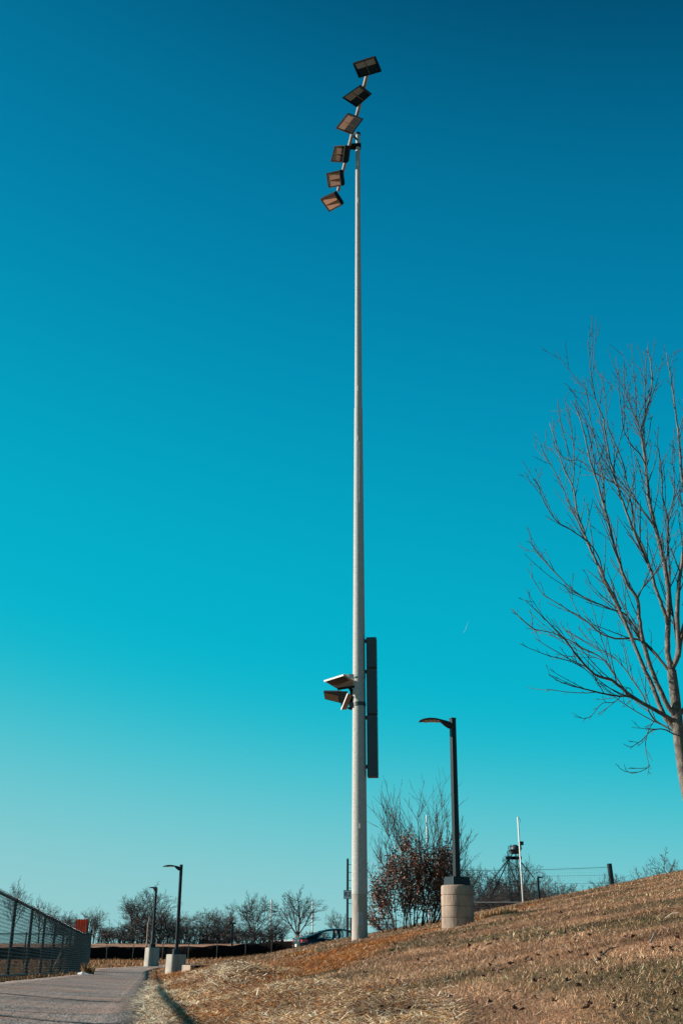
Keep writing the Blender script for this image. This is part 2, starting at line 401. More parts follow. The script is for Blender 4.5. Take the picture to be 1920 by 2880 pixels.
# sparse taller green and pale tufts
def keep_t(x, y, r): return keep_grass(x, y, r) & (vnoise(x, y, .16, 51) > .66)
p_ = blades(80000, 2.0, 45, -.20, .42, keep_t, grass_cols, lambda y: .0024*(y/5)**.8, lambda y: .040*(y/5)**.35, (.8, .3), 4)
tri_mesh('tall_grass', p_[:4], M_blade)
# verge grass left of the path and beyond the bend
def keep_v(x, y, r): return (path_sd(x, y) > .05) & (path_sd(x, y) < 14) & ((x+KS*y < -2.2) | (y > 47))
def verge_cols(x, y, r):
    n = len(x); g = vnoise(x, y, 1.5, 61)
    c = pick(r, n, [TAN, BLOND*.8, ORG*.8, GRN*1.3, BRN], [.3, .2, .2, .15, .15])
    return c*r.uniform(.6, 1.2, n)[:, None]
p_ = blades(110000, 12, 82, -.36, .0, keep_v, verge_cols, lambda y: .0032*(y/5)**.85, lambda y: .05*(y/5)**.35, (.6, .35), 5)
tri_mesh('verge_grass', p_[:4], M_blade)
# blond straw mat
def keep_s(x, y, r): st, og, gr, bd = zones(x, y); return (r.uniform(0, 1, len(x)) < st)
def straw_cols(x, y, r):
    n = len(x); s = x+KS*y; q_ = vnoise(x, y, .55, 71)
    c = pick(r, n, [BLOND, WHT, ORG*.9, TAN, BRN, GRN*1.6+.03], [.30, .13, .22, .17, .12, .06])
    a = r.uniform(0, 1, n) < sm(.5, .8, q_)*.6; c[a] = pick(r, a.sum(), [WHT, BLOND*1.1, WHT*1.05], [.4, .4, .2])
    a = r.uniform(0, 1, n) < sm(.55, .25, q_)*.0+(q_ < .38)*.5; c[a] = pick(r, a.sum(), [ORG, ORG*.6, BRN], [.5, .3, .2])
    a = (s < .16) & (r.uniform(0, 1, n) < .6); c[a] = WHT*.98
    rg = np.exp(-((s-.25-.5*sm(15, 11.5, y))/.22)**2)*sm(9.5, 11, y)*(1-sm(15.5, 17, y)); a = r.uniform(0, 1, n) < rg*.75; c[a] = WHT*1.15
    c = c*(.45+.75*sm(.2, .65, vnoise(x, y, .13, 74)))[:, None]
    return np.clip(c*r.uniform(.65, 1.2, n)[:, None], .01, .85)
p_ = blades(210000, 2.4, 30, -.20, .10, keep_s, straw_cols, lambda y: .0040*(y/6)**.8, lambda y: .075*(y/6)**.5, (1.50, .07), 6, lift=.055)
quad_mesh('straw', p_[:4], M_blade, bend=.12)
# orange pine-straw litter on the bands by the poles
def keep_o(x, y, r): st, og, gr, bd = zones(x, y); return r.uniform(0, 1, len(x)) < og*.9
def org_cols(x, y, r):
    n = len(x); return np.clip(pick(r, n, [ORG, ORG*1.3, ORG*.55, BLOND, GRN*2], [.4, .26, .14, .14, .06])*r.uniform(.6, 1.25, n)[:, None], 0, .85)
p_ = blades(120000, 8, 46, -.20, .42, keep_o, org_cols, lambda y: .0028*(y/6)**.85, lambda y: .055*(y/6)**.35, (1.25, .22), 8, lift=.03)
tri_mesh('pine_straw', p_[:4], M_blade)
# scattered pale stalks over the slope
def keep_k(x, y, r): return (x+KS*y > .6) & ((y < 30))
p_ = blades(5000, 2.2, 34, -.15, .42, keep_k, lambda x, y, r: np.array([.52, .39, .27])*r.uniform(.5, 1.1, len(x))[:, None],
            lambda y: .0030*(y/6)**.7, lambda y: .07*(y/6)**.45, (1.42, .1), 9, lift=.05)
quad_mesh('dry_stalks', p_[:4], M_blade, bend=.1)
# grit and loose chips on the asphalt
def keep_p(x, y, r): return (path_sd(x, y) < -.02) & (r.uniform(0, 1, len(x)) < .25+.75*sm(-.8, 0, path_sd(x, y)))
p_ = blades(9000, 5, 46, -.34, .0, keep_p, lambda x, y, r: pick(r, len(x), [ORG*.8, BLOND, BRN, TAN], [.3, .25, .2, .25]), lambda y: .004*(y/6)**.7, lambda y: .03*(y/6)**.4, (1.5, .05), 10, lift=.0)
o_, sd_, tip_, c_ = p_[:4]; dz = (Hgt(o_[:, 0], o_[:, 1], False)+.018-o_[:, 2]); o_[:, 2] += dz; tip_[:, 2] = o_[:, 2]+.002
tri_mesh('path_litter', (o_, sd_, tip_, c_), M_blade)

M_leaf = mat('dead leaf', (.075, .032, .02), .7, var=.4, scale=20, bump=.2)
def leaf_mesh(seed):
    r = random.Random(seed); mb = MB(); n = 9; ctr = (0, 0, .006); ring = []
    for i in range(n):
        a = 2*math.pi*i/n; rr = (1 if i % 2 else .55)*r.uniform(.75, 1.15)*.5
        ring.append((rr*math.cos(a)*1.25, rr*math.sin(a)*.8, r.uniform(.0, .42)))
    mb.add([ctr]+ring, [(0, 1+i, 1+(i+1) % n) for i in range(n)])
    st = [(.5, 0, .05), (.95, .05, .12), (.95, .02, .12)]
    mb.add(st, [(0, 1, 2)])
    o = mb.build('fallen_leaf', M_leaf); me = o.data; bpy.data.objects.remove(o); return me
LM = [leaf_mesh(i) for i in range(5)]
r = random.Random(5); cnt = 0
fixed = [(1725,2612),(1540,2640),(1608,2670),(1595,2672),(1840,2688),(1690,2715),(1440,2722),(1452,2700),(1526,2760),(1520,2768),(1300,2762),(1250,2815),(1262,2822),(1720,2865),(1725,2855),(1890,2690),(1385,2650),(1260,2660),(1205,2655),(1225,2672),(1320,2670),(1340,2680),(1150,2855),(1135,2862),(1560,2835),(1748,2770),(1100,2680),(960,2770),(1480,2655),(1905,2640),(1615,2560),(1700,2580),(640,2775),(632,2770)]
while cnt < 200:
    if cnt < len(fixed): px, py = fixed[cnt]
    else: px, py = r.uniform(1000, 1915), r.uniform(2560, 2878)
    x, y, z = ground_at(px, py)
    if y > 30: cnt += 1; continue
    o = bpy.data.objects.new('fallen_leaf', r.choice(LM)); C.objects.link(o)
    sc = r.uniform(.016, .034)*(y/4.5)**.6; o.scale = (sc, sc, sc*1.1); o.location = (x, y, z+.02)
    o.rotation_euler = (r.uniform(-.7, .7), r.uniform(-.7, .7), r.uniform(0, 6.3))
    tag(o, 'curled dark brown dead leaf lying in the dry grass of the slope', 'leaf', 'dead leaves fallen on the slope'); cnt += 1

# ------------------------------------------------------------------ materials
def galv():
    m = mat('galvanised steel', (.31, .31, .29), .7, 0.0, var=.34, scale=18, bump=.25, bscale=60, stretch=(1, 1, 3), spec=.15); return m
M_galv = galv()
M_conc = mat('concrete', (.25, .232, .20), .9, var=.34, scale=3.2, bump=.35, bscale=30, stretch=(1, 1, .35))
M_conc2 = mat('stained concrete', (.23, .175, .135), .9, var=.42, scale=5.5, bump=.35, bscale=26, stretch=(1, 1, .3))
M_black = mat('black painted steel', (.006, .012, .016), .38, 0, var=.2, scale=10, bump=.02, spec=.28)
M_dark = mat('dark housing', (.012, .009, .008), .6, 0, var=.3, scale=12, bump=.05, spec=.12)
M_box = mat('grey green enclosure', (.028, .036, .04), .5, 0, var=.1, scale=6, bump=.03)
M_tan = mat('bronze reflector', (.27, .118, .056), .5, .0, var=.15, scale=9, bump=.02, spec=.5)
M_white = mat('painted sunlit edge', (.55, .53, .50), .5, var=.08, scale=6, bump=.02)
M_greylt = mat('grey aluminium', (.24, .25, .26), .45, .4, var=.1, scale=8, bump=.02)
M_led = mat('led lens', (.38, .27, .19), .3, var=.15, scale=30, bump=.05)
M_rubber = mat('tyre rubber', (.02, .02, .02), .9)
M_carp = mat('dark car paint', (.004, .009, .011), .3, .0, var=.05, scale=3, bump=0, spec=.35)
M_glass = bpy.data.materials.new('tinted glass'); M_glass.use_nodes = True
_b = M_glass.node_tree.nodes['Principled BSDF']; _b.inputs['Base Color'].default_value = (.55, .68, .70, 1); _b.inputs['Roughness'].default_value = .03; _b.inputs['Transmission Weight'].default_value = .9; _b.inputs['IOR'].default_value = 1.1
M_red = mat('red lens', (.55, .02, .02), .25, var=.2, scale=20, bump=.1, spec=.7)
M_redsteel = mat('rusty red steel', (.60, .075, .02), .7, var=.35, scale=5, bump=.15)
M_silt = mat('black silt fabric', (.006, .005, .005), .95, spec=.05, var=.3, scale=8, bump=.4, bscale=10)
M_wood = mat('pale wood stake', (.27, .21, .16), .85, var=.3, scale=8, stretch=(1, 1, .2))
M_bark = mat('grey bark', (.055, .045, .04), .9, var=.6, scale=14, bump=.9, bscale=26, stretch=(1, 1, .6), col2=(.17, .145, .12))
M_twig = mat('twig bark', (.040, .031, .027), .8, var=.25, scale=6, bump=.2)
M_fartwig = mat('far twig bark', (.040, .032, .030), .9, var=.2, scale=2, bump=0)
M_browleaf = mat('brown bush leaf', (.055, .022, .013), .6, var=.5, scale=9, bump=.1, col2=(.24, .10, .06))
M_fblack = mat('black vinyl wire', (.012, .034, .042), .3, 0, var=.1, scale=10, bump=0, spec=.6)

# ------------------------------------------------------------------ tall floodlight pole
PY = 30.0
gb = P(1011, 2655, PY); tp = P(1006, 375, PY)
fx, fy = gb.x, gb.y
pole = empty('floodlight_pole', (fx, fy, HZ(fx, fy)-.02), 'very tall pale galvanised sports floodlight pole with six floodlights, on a round concrete base', 'light pole')
pole.rotation_euler = (0, 0, 0)
def zrow(py, Y=PY): return P(960, py, Y).z
def axis_at(z): k = (z-gb.z)/(tp.z-gb.z); return Vector((gb.x+(tp.x-gb.x)*k, PY, z))
def taper(name, z0, z1, r0, r1, m, n=40, steps=12):
    mb = MB(); pts = [axis_at(z0+(z1-z0)*i/steps) for i in range(steps+1)]
    mb.tube(pts, [r0+(r1-r0)*i/steps for i in range(steps+1)], n)
    return mb.build(name, m, smooth=True, auto=50)
def rad(py, w): # visible width in photo px -> radius
    v = (1440-py)/FPX; t = PY/(math.cos(PITCH)-v*math.sin(PITCH)); return w/FPX*t/2
bpy.context.view_layer.update()
def part(o, parent=pole):
    bpy.context.view_layer.update()
    o.parent = parent; o.matrix_parent_inverse = parent.matrix_world.inverted(); return o
zb = HZ(fx, fy)-.5
r_c0, r_c1 = rad(2655, 45.5), rad(2513, 43.5)
part(taper('concrete_base', zb, zrow(2513), r_c0, r_c1, M_conc))
part(taper('lower_section', zrow(2513)-.02, zrow(1148), rad(2513, 45), rad(1148, 23), M_galv))
part(taper('upper_section', zrow(1148)-.25, zrow(378), rad(1148, 21.4), rad(378, 12), M_galv))
# pole cap
mb = MB(); c = axis_at(zrow(378)); r0 = rad(378, 12)
mb.tube([c+Vector((0, 0, -.03)), c+Vector((0, 0, .04)), c+Vector((0, 0, .09))], [r0*1.25, r0*1.25, r0*.5], 24); part(mb.build('pole_cap', M_dark))
# access plate on the concrete
def plate(px0, px1, py0, py1, name, m, th=.02, rr=None, bolts=True):
    zc0, zc1 = zrow(py1), zrow(py0); mb = MB(); a = P((px0+px1)/2, (py0+py1)/2, PY); ax = axis_at(a.z)
    rr_ = rr or r_c0; dx = max(-.99, min(.99, (a.x-ax.x)/rr_)); ang = math.asin(dx)
    w = (px1-px0)/FPX*28/math.cos(ang)
    cx, cy = ax.x+math.sin(ang)*(rr_+th/2-.006), PY-math.cos(ang)*(rr_+th/2-.006)
    mb.box(cx, cy, (zc0+zc1)/2, w, th, zc1-zc0, ang); o = bev(mb.build(name, m), .006); part(o)
    if bolts:
        mb = MB()
        for zz in (zc0+.03, zc1-.03): mb.box(cx+math.sin(ang)*.014, cy-math.cos(ang)*.014, zz, .02, .012, .02, ang)
        b = mb.build('bolt', M_white); b.parent = o; b.matrix_parent_inverse = o.matrix_world.inverted()
    return o
plate(1006.5, 1021, 2568, 2606, 'access_plate', M_greylt)
for py in (465, 568, 1098, 1238, 2325):
    plate(1004.6 if py < 2000 else 1009.5, 1008 if py < 2000 else 1013, py-7, py+7, 'cable_port', M_white, .03, rad(py, 12+(py-375)/2138*31)-.004, False)
mb = MB()
for py0, py1 in ((1240, 1420), (1770, 1905), (1925, 2025), (2035, 2245), (2290, 2400)):
    for k in (0,):
        z0, z1 = zrow(py1), zrow(py0)
        p0 = axis_at(z0); p1 = axis_at(z1); ra, rb = rad(py1, 12+(py1-375)/2138*31.5), rad(py0, 12+(py0-375)/2138*31.5)
        mb.tube([p0+Vector((ra*.08, -ra*1.0, 0)), p1+Vector((rb*.08, -rb*1.0, 0))], .006, 6)
part(mb.build('cable', M_greylt))

# three stacked enclosures on the right of the pole
encl_rows = [(1796, 1881.5), (1883.5, 2011), (2013.5, 2187)]
for i, (ra, rb_) in enumerate(encl_rows):
    z1, z0 = zrow(ra), zrow(rb_)
    zc = (z0+z1)/2; px = 1045+(ra-1796)/391*4.5
    a = P(px, (ra+rb_)/2, PY-.1); w = 28.5/FPX*30.8
    mb = MB(); mb.box(a.x, PY-.02, zc, w, .30, z1-z0-.006, R(-6)); o = part(bev(mb.build('enclosure', M_box), .008))
    mb = MB(); mb.box(a.x-.0, PY-.02-.152, zc, w-.03, .012, z1-z0-.05, R(-6)); d_ = mb.build('cover', M_box); d_.parent = o; d_.matrix_parent_inverse = o.matrix_world.inverted()
    mb = MB()
    for k in range(6):
        zz = z0+.1+(z1-z0-.2)*k/5
        mb.box(a.x+w/2+.004, PY-.10, zz, .012, .03, .02, R(-6))
    d_ = mb.build('latch', M_greylt); d_.parent = o; d_.matrix_parent_inverse = o.matrix_world.inverted()
for row in (1804, 1890, 2019, 2157):
    z = zrow(row); a = axis_at(z); mb = MB(); rr = rad(row, 12+(row-375)/2138*31)
    mb.box(a.x+rr+.05, PY-.02, z, .17, .07, .10); part(mb.build('bracket', M_black))

# crossarm with six floodlights
ZA = 26.75
A0 = PZ(1033, 205, ZA); A1 = PZ(951, 535, ZA)
mb = MB(); mb.tube([A0, A1], .062, 16); part(mb.build('crossarm', M_galv, smooth=True, auto=50))
mb = MB(); a = axis_at(zrow(412)); k = (PY-A0.y)/(A1.y-A0.y); ap = A0+(A1-A0)*k
mb.bar(a, ap, .12, .16); mb.bar(a+Vector((0, 0, -.12)), ap+Vector((0, .1, -.02)), .06, .05)
mb.box(a.x, PY, a.z, .22, .22, .12); part(mb.build('crossarm_bracket', M_dark))
mb = MB(); a2 = axis_at(zrow(395)); k2 = k-.10; ap2 = A0+(A1-A0)*k2; mb.bar(a2, ap2, .05, .05); part(mb.build('crossarm_brace', M_dark))
def cpx(q, o=(860, 130), s=4.8): return (q[0]/s+o[0], q[1]/s+o[1])
def Pt(px, py, t):
    u = (px-960)/FPX; v = (1440-py)/FPX
    return Vector((u*t, (math.cos(PITCH)-v*math.sin(PITCH))*t, (math.sin(PITCH)+v*math.cos(PITCH))*t))
def depth_t(p): return p.y*math.cos(PITCH)+p.z*math.sin(PITCH)
fixt = [([(632,238),(932,142),(1016,345),(712,432)], (10,-34), (.06,.10,-.02,-.06), 0.26, .45),
        ([(484,695),(722,528),(880,655),(684,828)], (26,-20), (.14,.10,-.12,-.04), 0.30, .48),
        ([(395,1110),(555,906),(750,985),(596,1190)], (52,-8), (.28,.18,-.20,-.10), 0.32, .5),
        ([(330,1562),(384,1345),(530,1335),(500,1572)], (100,10), (.17,.15,-.13,-.11), 0.34, .62),
        ([(302,1916),(270,1714),(450,1675),(478,1888)], (78,-22), (.19,.19,-.13,-.13), 0.34, .93),
        ([(312,2240),(190,2068),(375,1985),(485,2150)], (55,-60), (.30,.36,-.2,-.24), 0.34, .96)]
for quad, off, dts, dep, armr in fixt:
    cx = sum(q[0] for q in quad)/4; cy = sum(q[1] for q in quad)/4
    px, py = cpx((cx, cy)); kk = (py-205)/(535-205); arm = A0+(A1-A0)*kk; t0 = depth_t(arm)-dep-.55
    Fc = [Pt(*cpx(q), t0+d) for q, d in zip(quad, dts)]
    offv = Pt(*cpx((cx+off[0], cy+off[1])), t0)-Pt(*cpx((cx, cy)), t0)
    ray = Pt(*cpx((cx, cy)), 1).normalized()
    ctr = sum(Fc, Vector())/4; nrm_ = (Fc[1]-Fc[0]).cross(Fc[3]-Fc[0]).normalized()
    if nrm_.dot(ray) < 0: nrm_ = -nrm_
    back = offv*1.0+ray*dep
    Bm = [c+back*.55 for c in Fc]; Bk = [ctr+(c-ctr)*.72+back for c in Fc]
    mb = MB()
    # hood walls (thin box frame), open to the front
    inn = [ctr+(c-ctr)*.89 for c in Fc]; inn2 = [c+back*.30 for c in inn]
    vs = Fc+Bm+Bk+inn+inn2
    fs = []
    for i in range(4):
        j = (i+1) % 4
        fs += [(i, j, 4+j, 4+i), (4+i, 4+j, 8+j, 8+i), (i, j, 12+j, 12+i), (12+i, 12+j, 16+j, 16+i)]
    fs += [(8, 9, 10, 11)]
    mb.add(vs, fs); fl = part(mb.build('floodlight', M_dark))
    # two reflectors and the fin between them
    for s0, s1 in ((.03, .485), (.515, .97)):
        def bl(u, v, d): return ((inn[0]*(1-v)+inn[1]*v)*(1-u)+(inn[3]*(1-v)+inn[2]*v)*u)+back*d
        mb = MB()
        # fold each reflector panel: shallow near the upper edge, deep at the lower
        uu = armr; g = [bl(.02, s0, .05), bl(.02, s1, .05), bl(uu, s1, .20), bl(uu, s0, .20), bl(.985, s1, .29), bl(.985, s0, .29)]
        mb.add(g, [(0, 1, 2, 3), (3, 2, 4, 5)]); mb.mi = [0, 1]; rf = mb.build('reflector', [M_tan, M_dark]); rf.parent = fl; rf.matrix_parent_inverse = fl.matrix_world.inverted()  # deep part coloured dark to paint in the shade of the recess
        rf.modifiers.new('solid', 'SOLIDIFY').thickness = .006
    mb = MB(); mb.add([bl(.04, .497, .0), bl(.96, .497, .02), bl(.96, .497, .3), bl(.04, .497, .10), bl(.04, .507, .0), bl(.96, .507, .02), bl(.96, .507, .3), bl(.04, .507, .10)],
                      [(0,1,2,3), (7,6,5,4), (0,4,5,1), (1,5,6,2), (2,6,7,3), (3,7,4,0)])
    fn = mb.build('divider_fin', M_tan); fn.parent = fl; fn.matrix_parent_inverse = fl.matrix_world.inverted()
    mb = MB(); bc = ctr+back
    mb.bar(bc, arm, .07, .05); yk = mb.build('yoke', M_dark); yk.parent = fl; yk.matrix_parent_inverse = fl.matrix_world.inverted()
    mb = MB()
    for c in inn[:2]: mb.box(c.x, c.y, c.z, .02, .02, .02)
    yk = mb.build('corner_bolt', M_greylt); yk.parent = fl; yk.matrix_parent_inverse = fl.matrix_world.inverted()

# two low fixtures halfway up, on the left of the pole
def c2(q): return (q[0]/5.11+880, q[1]/5.11+1760)
def quadbox(name, qs, ts, thick, m, parent=None, name_t=None):
    v = [Pt(*c2(q), t) for q, t in zip(qs, ts)]
    n_ = (v[1]-v[0]).cross(v[3]-v[0]).normalized()
    if n_.z < 0: n_ = -n_
    mb = MB(); mb.hexa([*v, *[c+n_*thick for c in v]])
    return mb.build(name, m)
T = 30.55; M_ltb = mat('brown lens', (.035, .02, .014), .4, bump=0)
o = part(quadbox('hood_light', [(165,800),(345,905),(668,848),(440,712)], [T+.0, T+.25, T+.0, T-.35], .035, M_galv)); o['label'] = 'flat square hood pointing left above the lower fixture'
q = quadbox('hood_lens', [(190,802),(345,885),(600,812),(440,735)], [T-.01, T+.235, T-.01, T-.33], .006, M_ltb); q.parent = o; q.matrix_parent_inverse = o.matrix_world.inverted()
q.location.z -= .012
mb = MB(); mb.bar(Pt(*c2((160, 797)), T-.01), Pt(*c2((440, 709)), T-.36), .03, .05); q = mb.build('hood_lit_edge', M_white); q.parent = o; q.matrix_parent_inverse = o.matrix_world.inverted()  # white bar added to paint the sunlit edge of the hood
mb = MB(); a = Pt(*c2((350, 910)), T-.25); b = Pt(*c2((668, 862)), T-.2); mb.bar(a, b, .05, .06); mb.bar(Pt(*c2((520, 885)), T-.22), Pt(*c2((560, 940)), T-.1), .07, .06)
q = mb.build('hood_hinge', M_dark); q.parent = o; q.matrix_parent_inverse = o.matrix_world.inverted()
mb = MB(); mb.bar(Pt(*c2((450, 715)), T+.26), Pt(*c2((690, 800)), T-.1), .02, .12); q = mb.build('hood_side', M_box); q.parent = o; q.matrix_parent_inverse = o.matrix_world.inverted()
o = part(quadbox('lamp_hood', [(150,942),(170,1055),(400,1112),(395,945)], [T-.05, T-.05, T-.12, T-.12], .16, M_box)); o['label'] = 'tapered open hood of the lower fixture pointing left'
q = quadbox('hood_lens', [(162,962),(175,1048),(370,1098),(365,1010)], [T-.062, T-.062, T-.128, T-.128], .01, M_tan); q.parent = o; q.matrix_parent_inverse = o.matrix_world.inverted()
mb = MB(); mb.hexa([Pt(*c2(q_), T-.15) for q_ in ((395,940),(400,1150),(450,1160),(500,940))]+[Pt(*c2(q_), T+.05) for q_ in ((395,940),(400,1150),(450,1160),(500,940))])
part(mb.build('lamp_housing', M_box))
mb = MB(); mb.hexa([Pt(*c2(q_), T-.26) for q_ in ((410,1208),(485,1205),(562,1000),(505,975))]+[Pt(*c2(q_), T-.20) for q_ in ((405,1200),(480,1200),(556,995),(500,970))])
part(bev(mb.build('side_plate', M_tan), .006))
mb = MB(); mb.bar(Pt(*c2((408, 1205)), T-.27), Pt(*c2((500, 975)), T-.27), .03, .03); part(mb.build('plate_edge', M_greylt))
mb = MB(); mb.hexa([Pt(*c2(q_), T-.15) for q_ in ((522,1040),(526,1190),(582,1185),(578,1030))]+[Pt(*c2(q_), T+.1) for q_ in ((522,1040),(526,1190),(582,1185),(578,1030))])
mb.bar(Pt(*c2((545, 900)), T-.1), Pt(*c2((560, 1060)), T-.1), .07, .07); mb.bar(Pt(*c2((500, 1180)), T-.1), Pt(*c2((560, 1200)), T-.1), .06, .05)
part(mb.build('mounting_bracket', M_black))
for row in (1903, 1982):
    z = zrow(row); a = axis_at(z); rr = rad(row, 12+(row-375)/2138*31.5)
    mb = MB(); mb.tube([a+Vector((0, 0, -.055)), a+Vector((0, 0, .055))], rr+.012, 32); mb.box(a.x-rr-.05, PY-.05, z, .12, .10, .10)
    part(mb.build('clamp_band', M_galv if row < 1950 else M_box, smooth=True, auto=40))
mb = MB(); mb.bar(Pt(*c2((600, 745)), T-.28), Pt(*c2((645, 735)), T-.28), .04, .05); part(mb.build('clamp_bolt', M_greylt))

# ------------------------------------------------------------------ street lamps
def make_lamp(loc, label, round_pier, hp, pier_h, cover, rz, pier_m, tilt=0.0, pole_w=.112):
    t = empty('street_lamp', loc, label, 'street lamp', 'black street lamps on concrete piers')
    # pier
    mb = MB(); r = .30
    if round_pier:
        prof = [(-.5, r*.99)]
        zs = [.03, .26, .50, .74]
        for z_ in zs: prof += [(z_*pier_h/.95-.03, r), (z_*pier_h/.95-.009, r), (z_*pier_h/.95-.005, r*.965), (z_*pier_h/.95+.005, r*.965), (z_*pier_h/.95+.009, r*.997), (z_*pier_h/.95+.03, r)]
        prof += [(pier_h-.03, r*.985), (pier_h-.008, r*.965), (pier_h, r*.93)]
        mb.tube([(0, 0, z_) for z_, _ in prof], [q_ for _, q_ in prof], 48)
        o = mb.build('concrete_pier', pier_m, t, smooth=True, auto=50)
    else:
        def ring(z_, s_): # square with rounded corners
            out_ = []
            for k in range(4):
                for j in range(5):
                    a = k*math.pi/2+j*math.pi/8-math.pi/4+math.pi/4
                    cx = .19*math.copysign(1, math.cos(k*math.pi/2+math.pi/4)); cy = .19*math.copysign(1, math.sin(k*math.pi/2+math.pi/4))
                    out_.append(((cx+.10*math.cos(a))*s_, (cy+.10*math.sin(a))*s_, z_))
            return out_
        rr_ = [ring(-.5, 1.06), ring(0, 1.03), ring(pier_h-.02, .99), ring(pier_h, .96)]
        vs = sum(rr_, []); n = 20; fs = []
        for i in range(3):
            for j in range(n): fs.append((i*n+j, i*n+(j+1) % n, (i+1)*n+(j+1) % n, (i+1)*n+j))
        fs.append(tuple(3*n+j for j in range(n))); mb.add(vs, fs)
        o = mb.build('concrete_pier', pier_m, t, smooth=True, auto=40); o.rotation_euler.z = R(32)
    mb = MB(); w0, w1 = (.185, .175) if round_pier else (.13, .12)
    a_ = [(-w0,-w0,pier_h), (w0,-w0,pier_h), (w0,w0,pier_h), (-w0,w0,pier_h), (-w1,-w1,pier_h+cover), (w1,-w1,pier_h+cover), (w1,w1,pier_h+cover), (-w1,w1,pier_h+cover)]
    mb.hexa(a_); o = bev(mb.build('base_cover', M_black, t), .01); o.rotation_euler.z = R(24)
    mb = MB(); w = pole_w/2
    top = pier_h+hp; dx = tilt*hp
    mb.hexa([(-w,-w,pier_h+cover-.02), (w,-w,pier_h+cover-.02), (w,w,pier_h+cover-.02), (-w,w,pier_h+cover-.02), (-w*.9,-w*.9,top), (w*.9,-w*.9,top), (w*.9,w*.9,top), (-w*.9,w*.9,top)])
    o = bev(mb.build('pole', M_black, t), .012); o.rotation_euler = (0, 0, R(24))
    mb = MB(); mb.box(0, 0, top+.006, w*1.9, w*1.9, .02); o = mb.build('pole_cap', M_black, t); o.rotation_euler.z = R(24)
    # curved head: lofted from the pole outwards (-x), widening then rounding off
    st = [(-.03, -.06, .045, .085), (-.09, -.035, .05, .065), (-.16, .01, .07, .042), (-.24, .045, .10, .032), (-.34, .065, .135, .030),
          (-.46, .068, .155, .028), (-.56, .055, .15, .026), (-.63, .038, .12, .020), (-.665, .028, .07, .010)]
    vs = []; n = 12
    for (x_, z_, wy, hz) in st:
        for j in range(n):
            a = 2*math.pi*j/n; c_, s_ = math.cos(a), math.sin(a)
            vs.append((x_+(.05*s_ if x_ > -.2 else 0), wy*math.copysign(abs(c_)**.8, c_), top-.09+z_+hz*(s_ if s_ > 0 else s_*.55)))
    fs = []
    for i in range(len(st)-1):
        for j in range(n): fs.append((i*n+j, i*n+(j+1) % n, (i+1)*n+(j+1) % n, (i+1)*n+j))
    fs += [tuple(range(n)), tuple((len(st)-1)*n+j for j in range(n))[::-1]]
    mb = MB(); mb.add(vs, fs); h = mb.build('lamp_head', M_black, t, smooth=True, auto=60); h.rotation_euler.z = rz
    mb = MB()
    for k in range(4):
        x0 = -.30-k*.075; z_ = top-.09+.066-.022+[-.003, .0, -.001, -.009][k]
        mb.box(x0, 0, z_, .066, .20, .016)
    mb.build('led_panel', M_led, h)
    return t
a = ground_at(1288, 2600); lx = P(1287, 2600, 21).x
zc = zrow(2491, 21); z0 = HZ(lx, 21.)-.06
l1 = make_lamp((lx, 21, z0), 'nearest street lamp, black square pole on stained round ringed concrete pier on the slope', True, zrow(2022, 21)-zc, zc-z0, zrow(2470, 21)-zc+.02, 0, M_conc2, 0)
l1.rotation_euler.y = .014
def lamp_at(px, prow_bot, prow_top, tip, Y, label, rz):
    x_ = P(px, prow_bot, Y).x; z0 = P(px, prow_bot, Y).z; zt = zrow(tip, Y); zp = zrow(prow_top, Y)
    z0 = min(z0, HZ(x_, Y)) if abs(z0-HZ(x_, Y)) < .25 else HZ(x_, Y)
    return make_lamp((x_, Y, z0), label, False, zt-zp, zp-z0, .17, rz, M_conc, pole_w=.11)
lamp_at(493, 2744, 2684, 2433, 41, 'middle street lamp with side arm on pale square concrete pier beside the path edge', R(0))
lamp_at(426, 2714, 2665, 2496, 56, 'farthest small street lamp seen end on, on pale pier where the path bends', R(78))

# ------------------------------------------------------------------ chain link fence
fence = empty('chain_link_fence', (-6, 19, HZ(-6, 19)), 'long black chain link fence with rails along the left side of the path', 'fence')
M_rail = mat('blue grey rail', (.10, .20, .24), .4, bump=0)
FD = Vector((-KS, 1, 0)).normalized(); FH = 1.34; FS = -2.50
def fpt(y, z=0): x_ = FS-KS*y; return Vector((x_, y, HZ(x_, y)+z))
posts = []; y = 2.4
while y < 46.5: posts.append(y); y += 3.05
yend = 48.
for y in posts:
    mb = MB(); p = fpt(y); mb.tube([p+Vector((0,0,-.2)), p+Vector((0,0,FH+.0))], .03, 10); part(mb.build('post', M_black, smooth=True, auto=50), fence)
corner = fpt(yend)
mb = MB(); mb.tube([corner+Vector((0,0,-.2)), corner+Vector((0,0,FH+.13))], .042, 12); mb.tube([corner+Vector((0,0,FH+.13)), corner+Vector((0,0,FH+.17))], [.05,.01], 12); part(mb.build('corner_post', M_black), fence)
c2nd = corner+Vector((-8.5, 1.5, 0)); c2nd.z = HZ(c2nd.x, c2nd.y)
for k in range(1, 4):
    p = corner.lerp(c2nd, k/3); p.z = HZ(p.x, p.y)
    mb = MB(); mb.tube([p+Vector((0,0,-.2)), p+Vector((0,0,FH))], .03, 10); part(mb.build('post', M_black), fence)
for nm, hz, rr in (('top_rail', FH-.02, .021), ('bottom_rail', .07, .020)):
    mb = MB(); yy = [posts[0]]+posts[1:]+[yend]
    mb.tube([fpt(v, hz) for v in yy], rr, 8); part(mb.build(nm, M_black if hz > .5 else M_rail, smooth=True), fence)
    mb = MB(); mb.tube([corner+Vector((0,0,hz)), c2nd+Vector((0,0,hz))], rr, 8); part(mb.build(nm, M_black), fence)
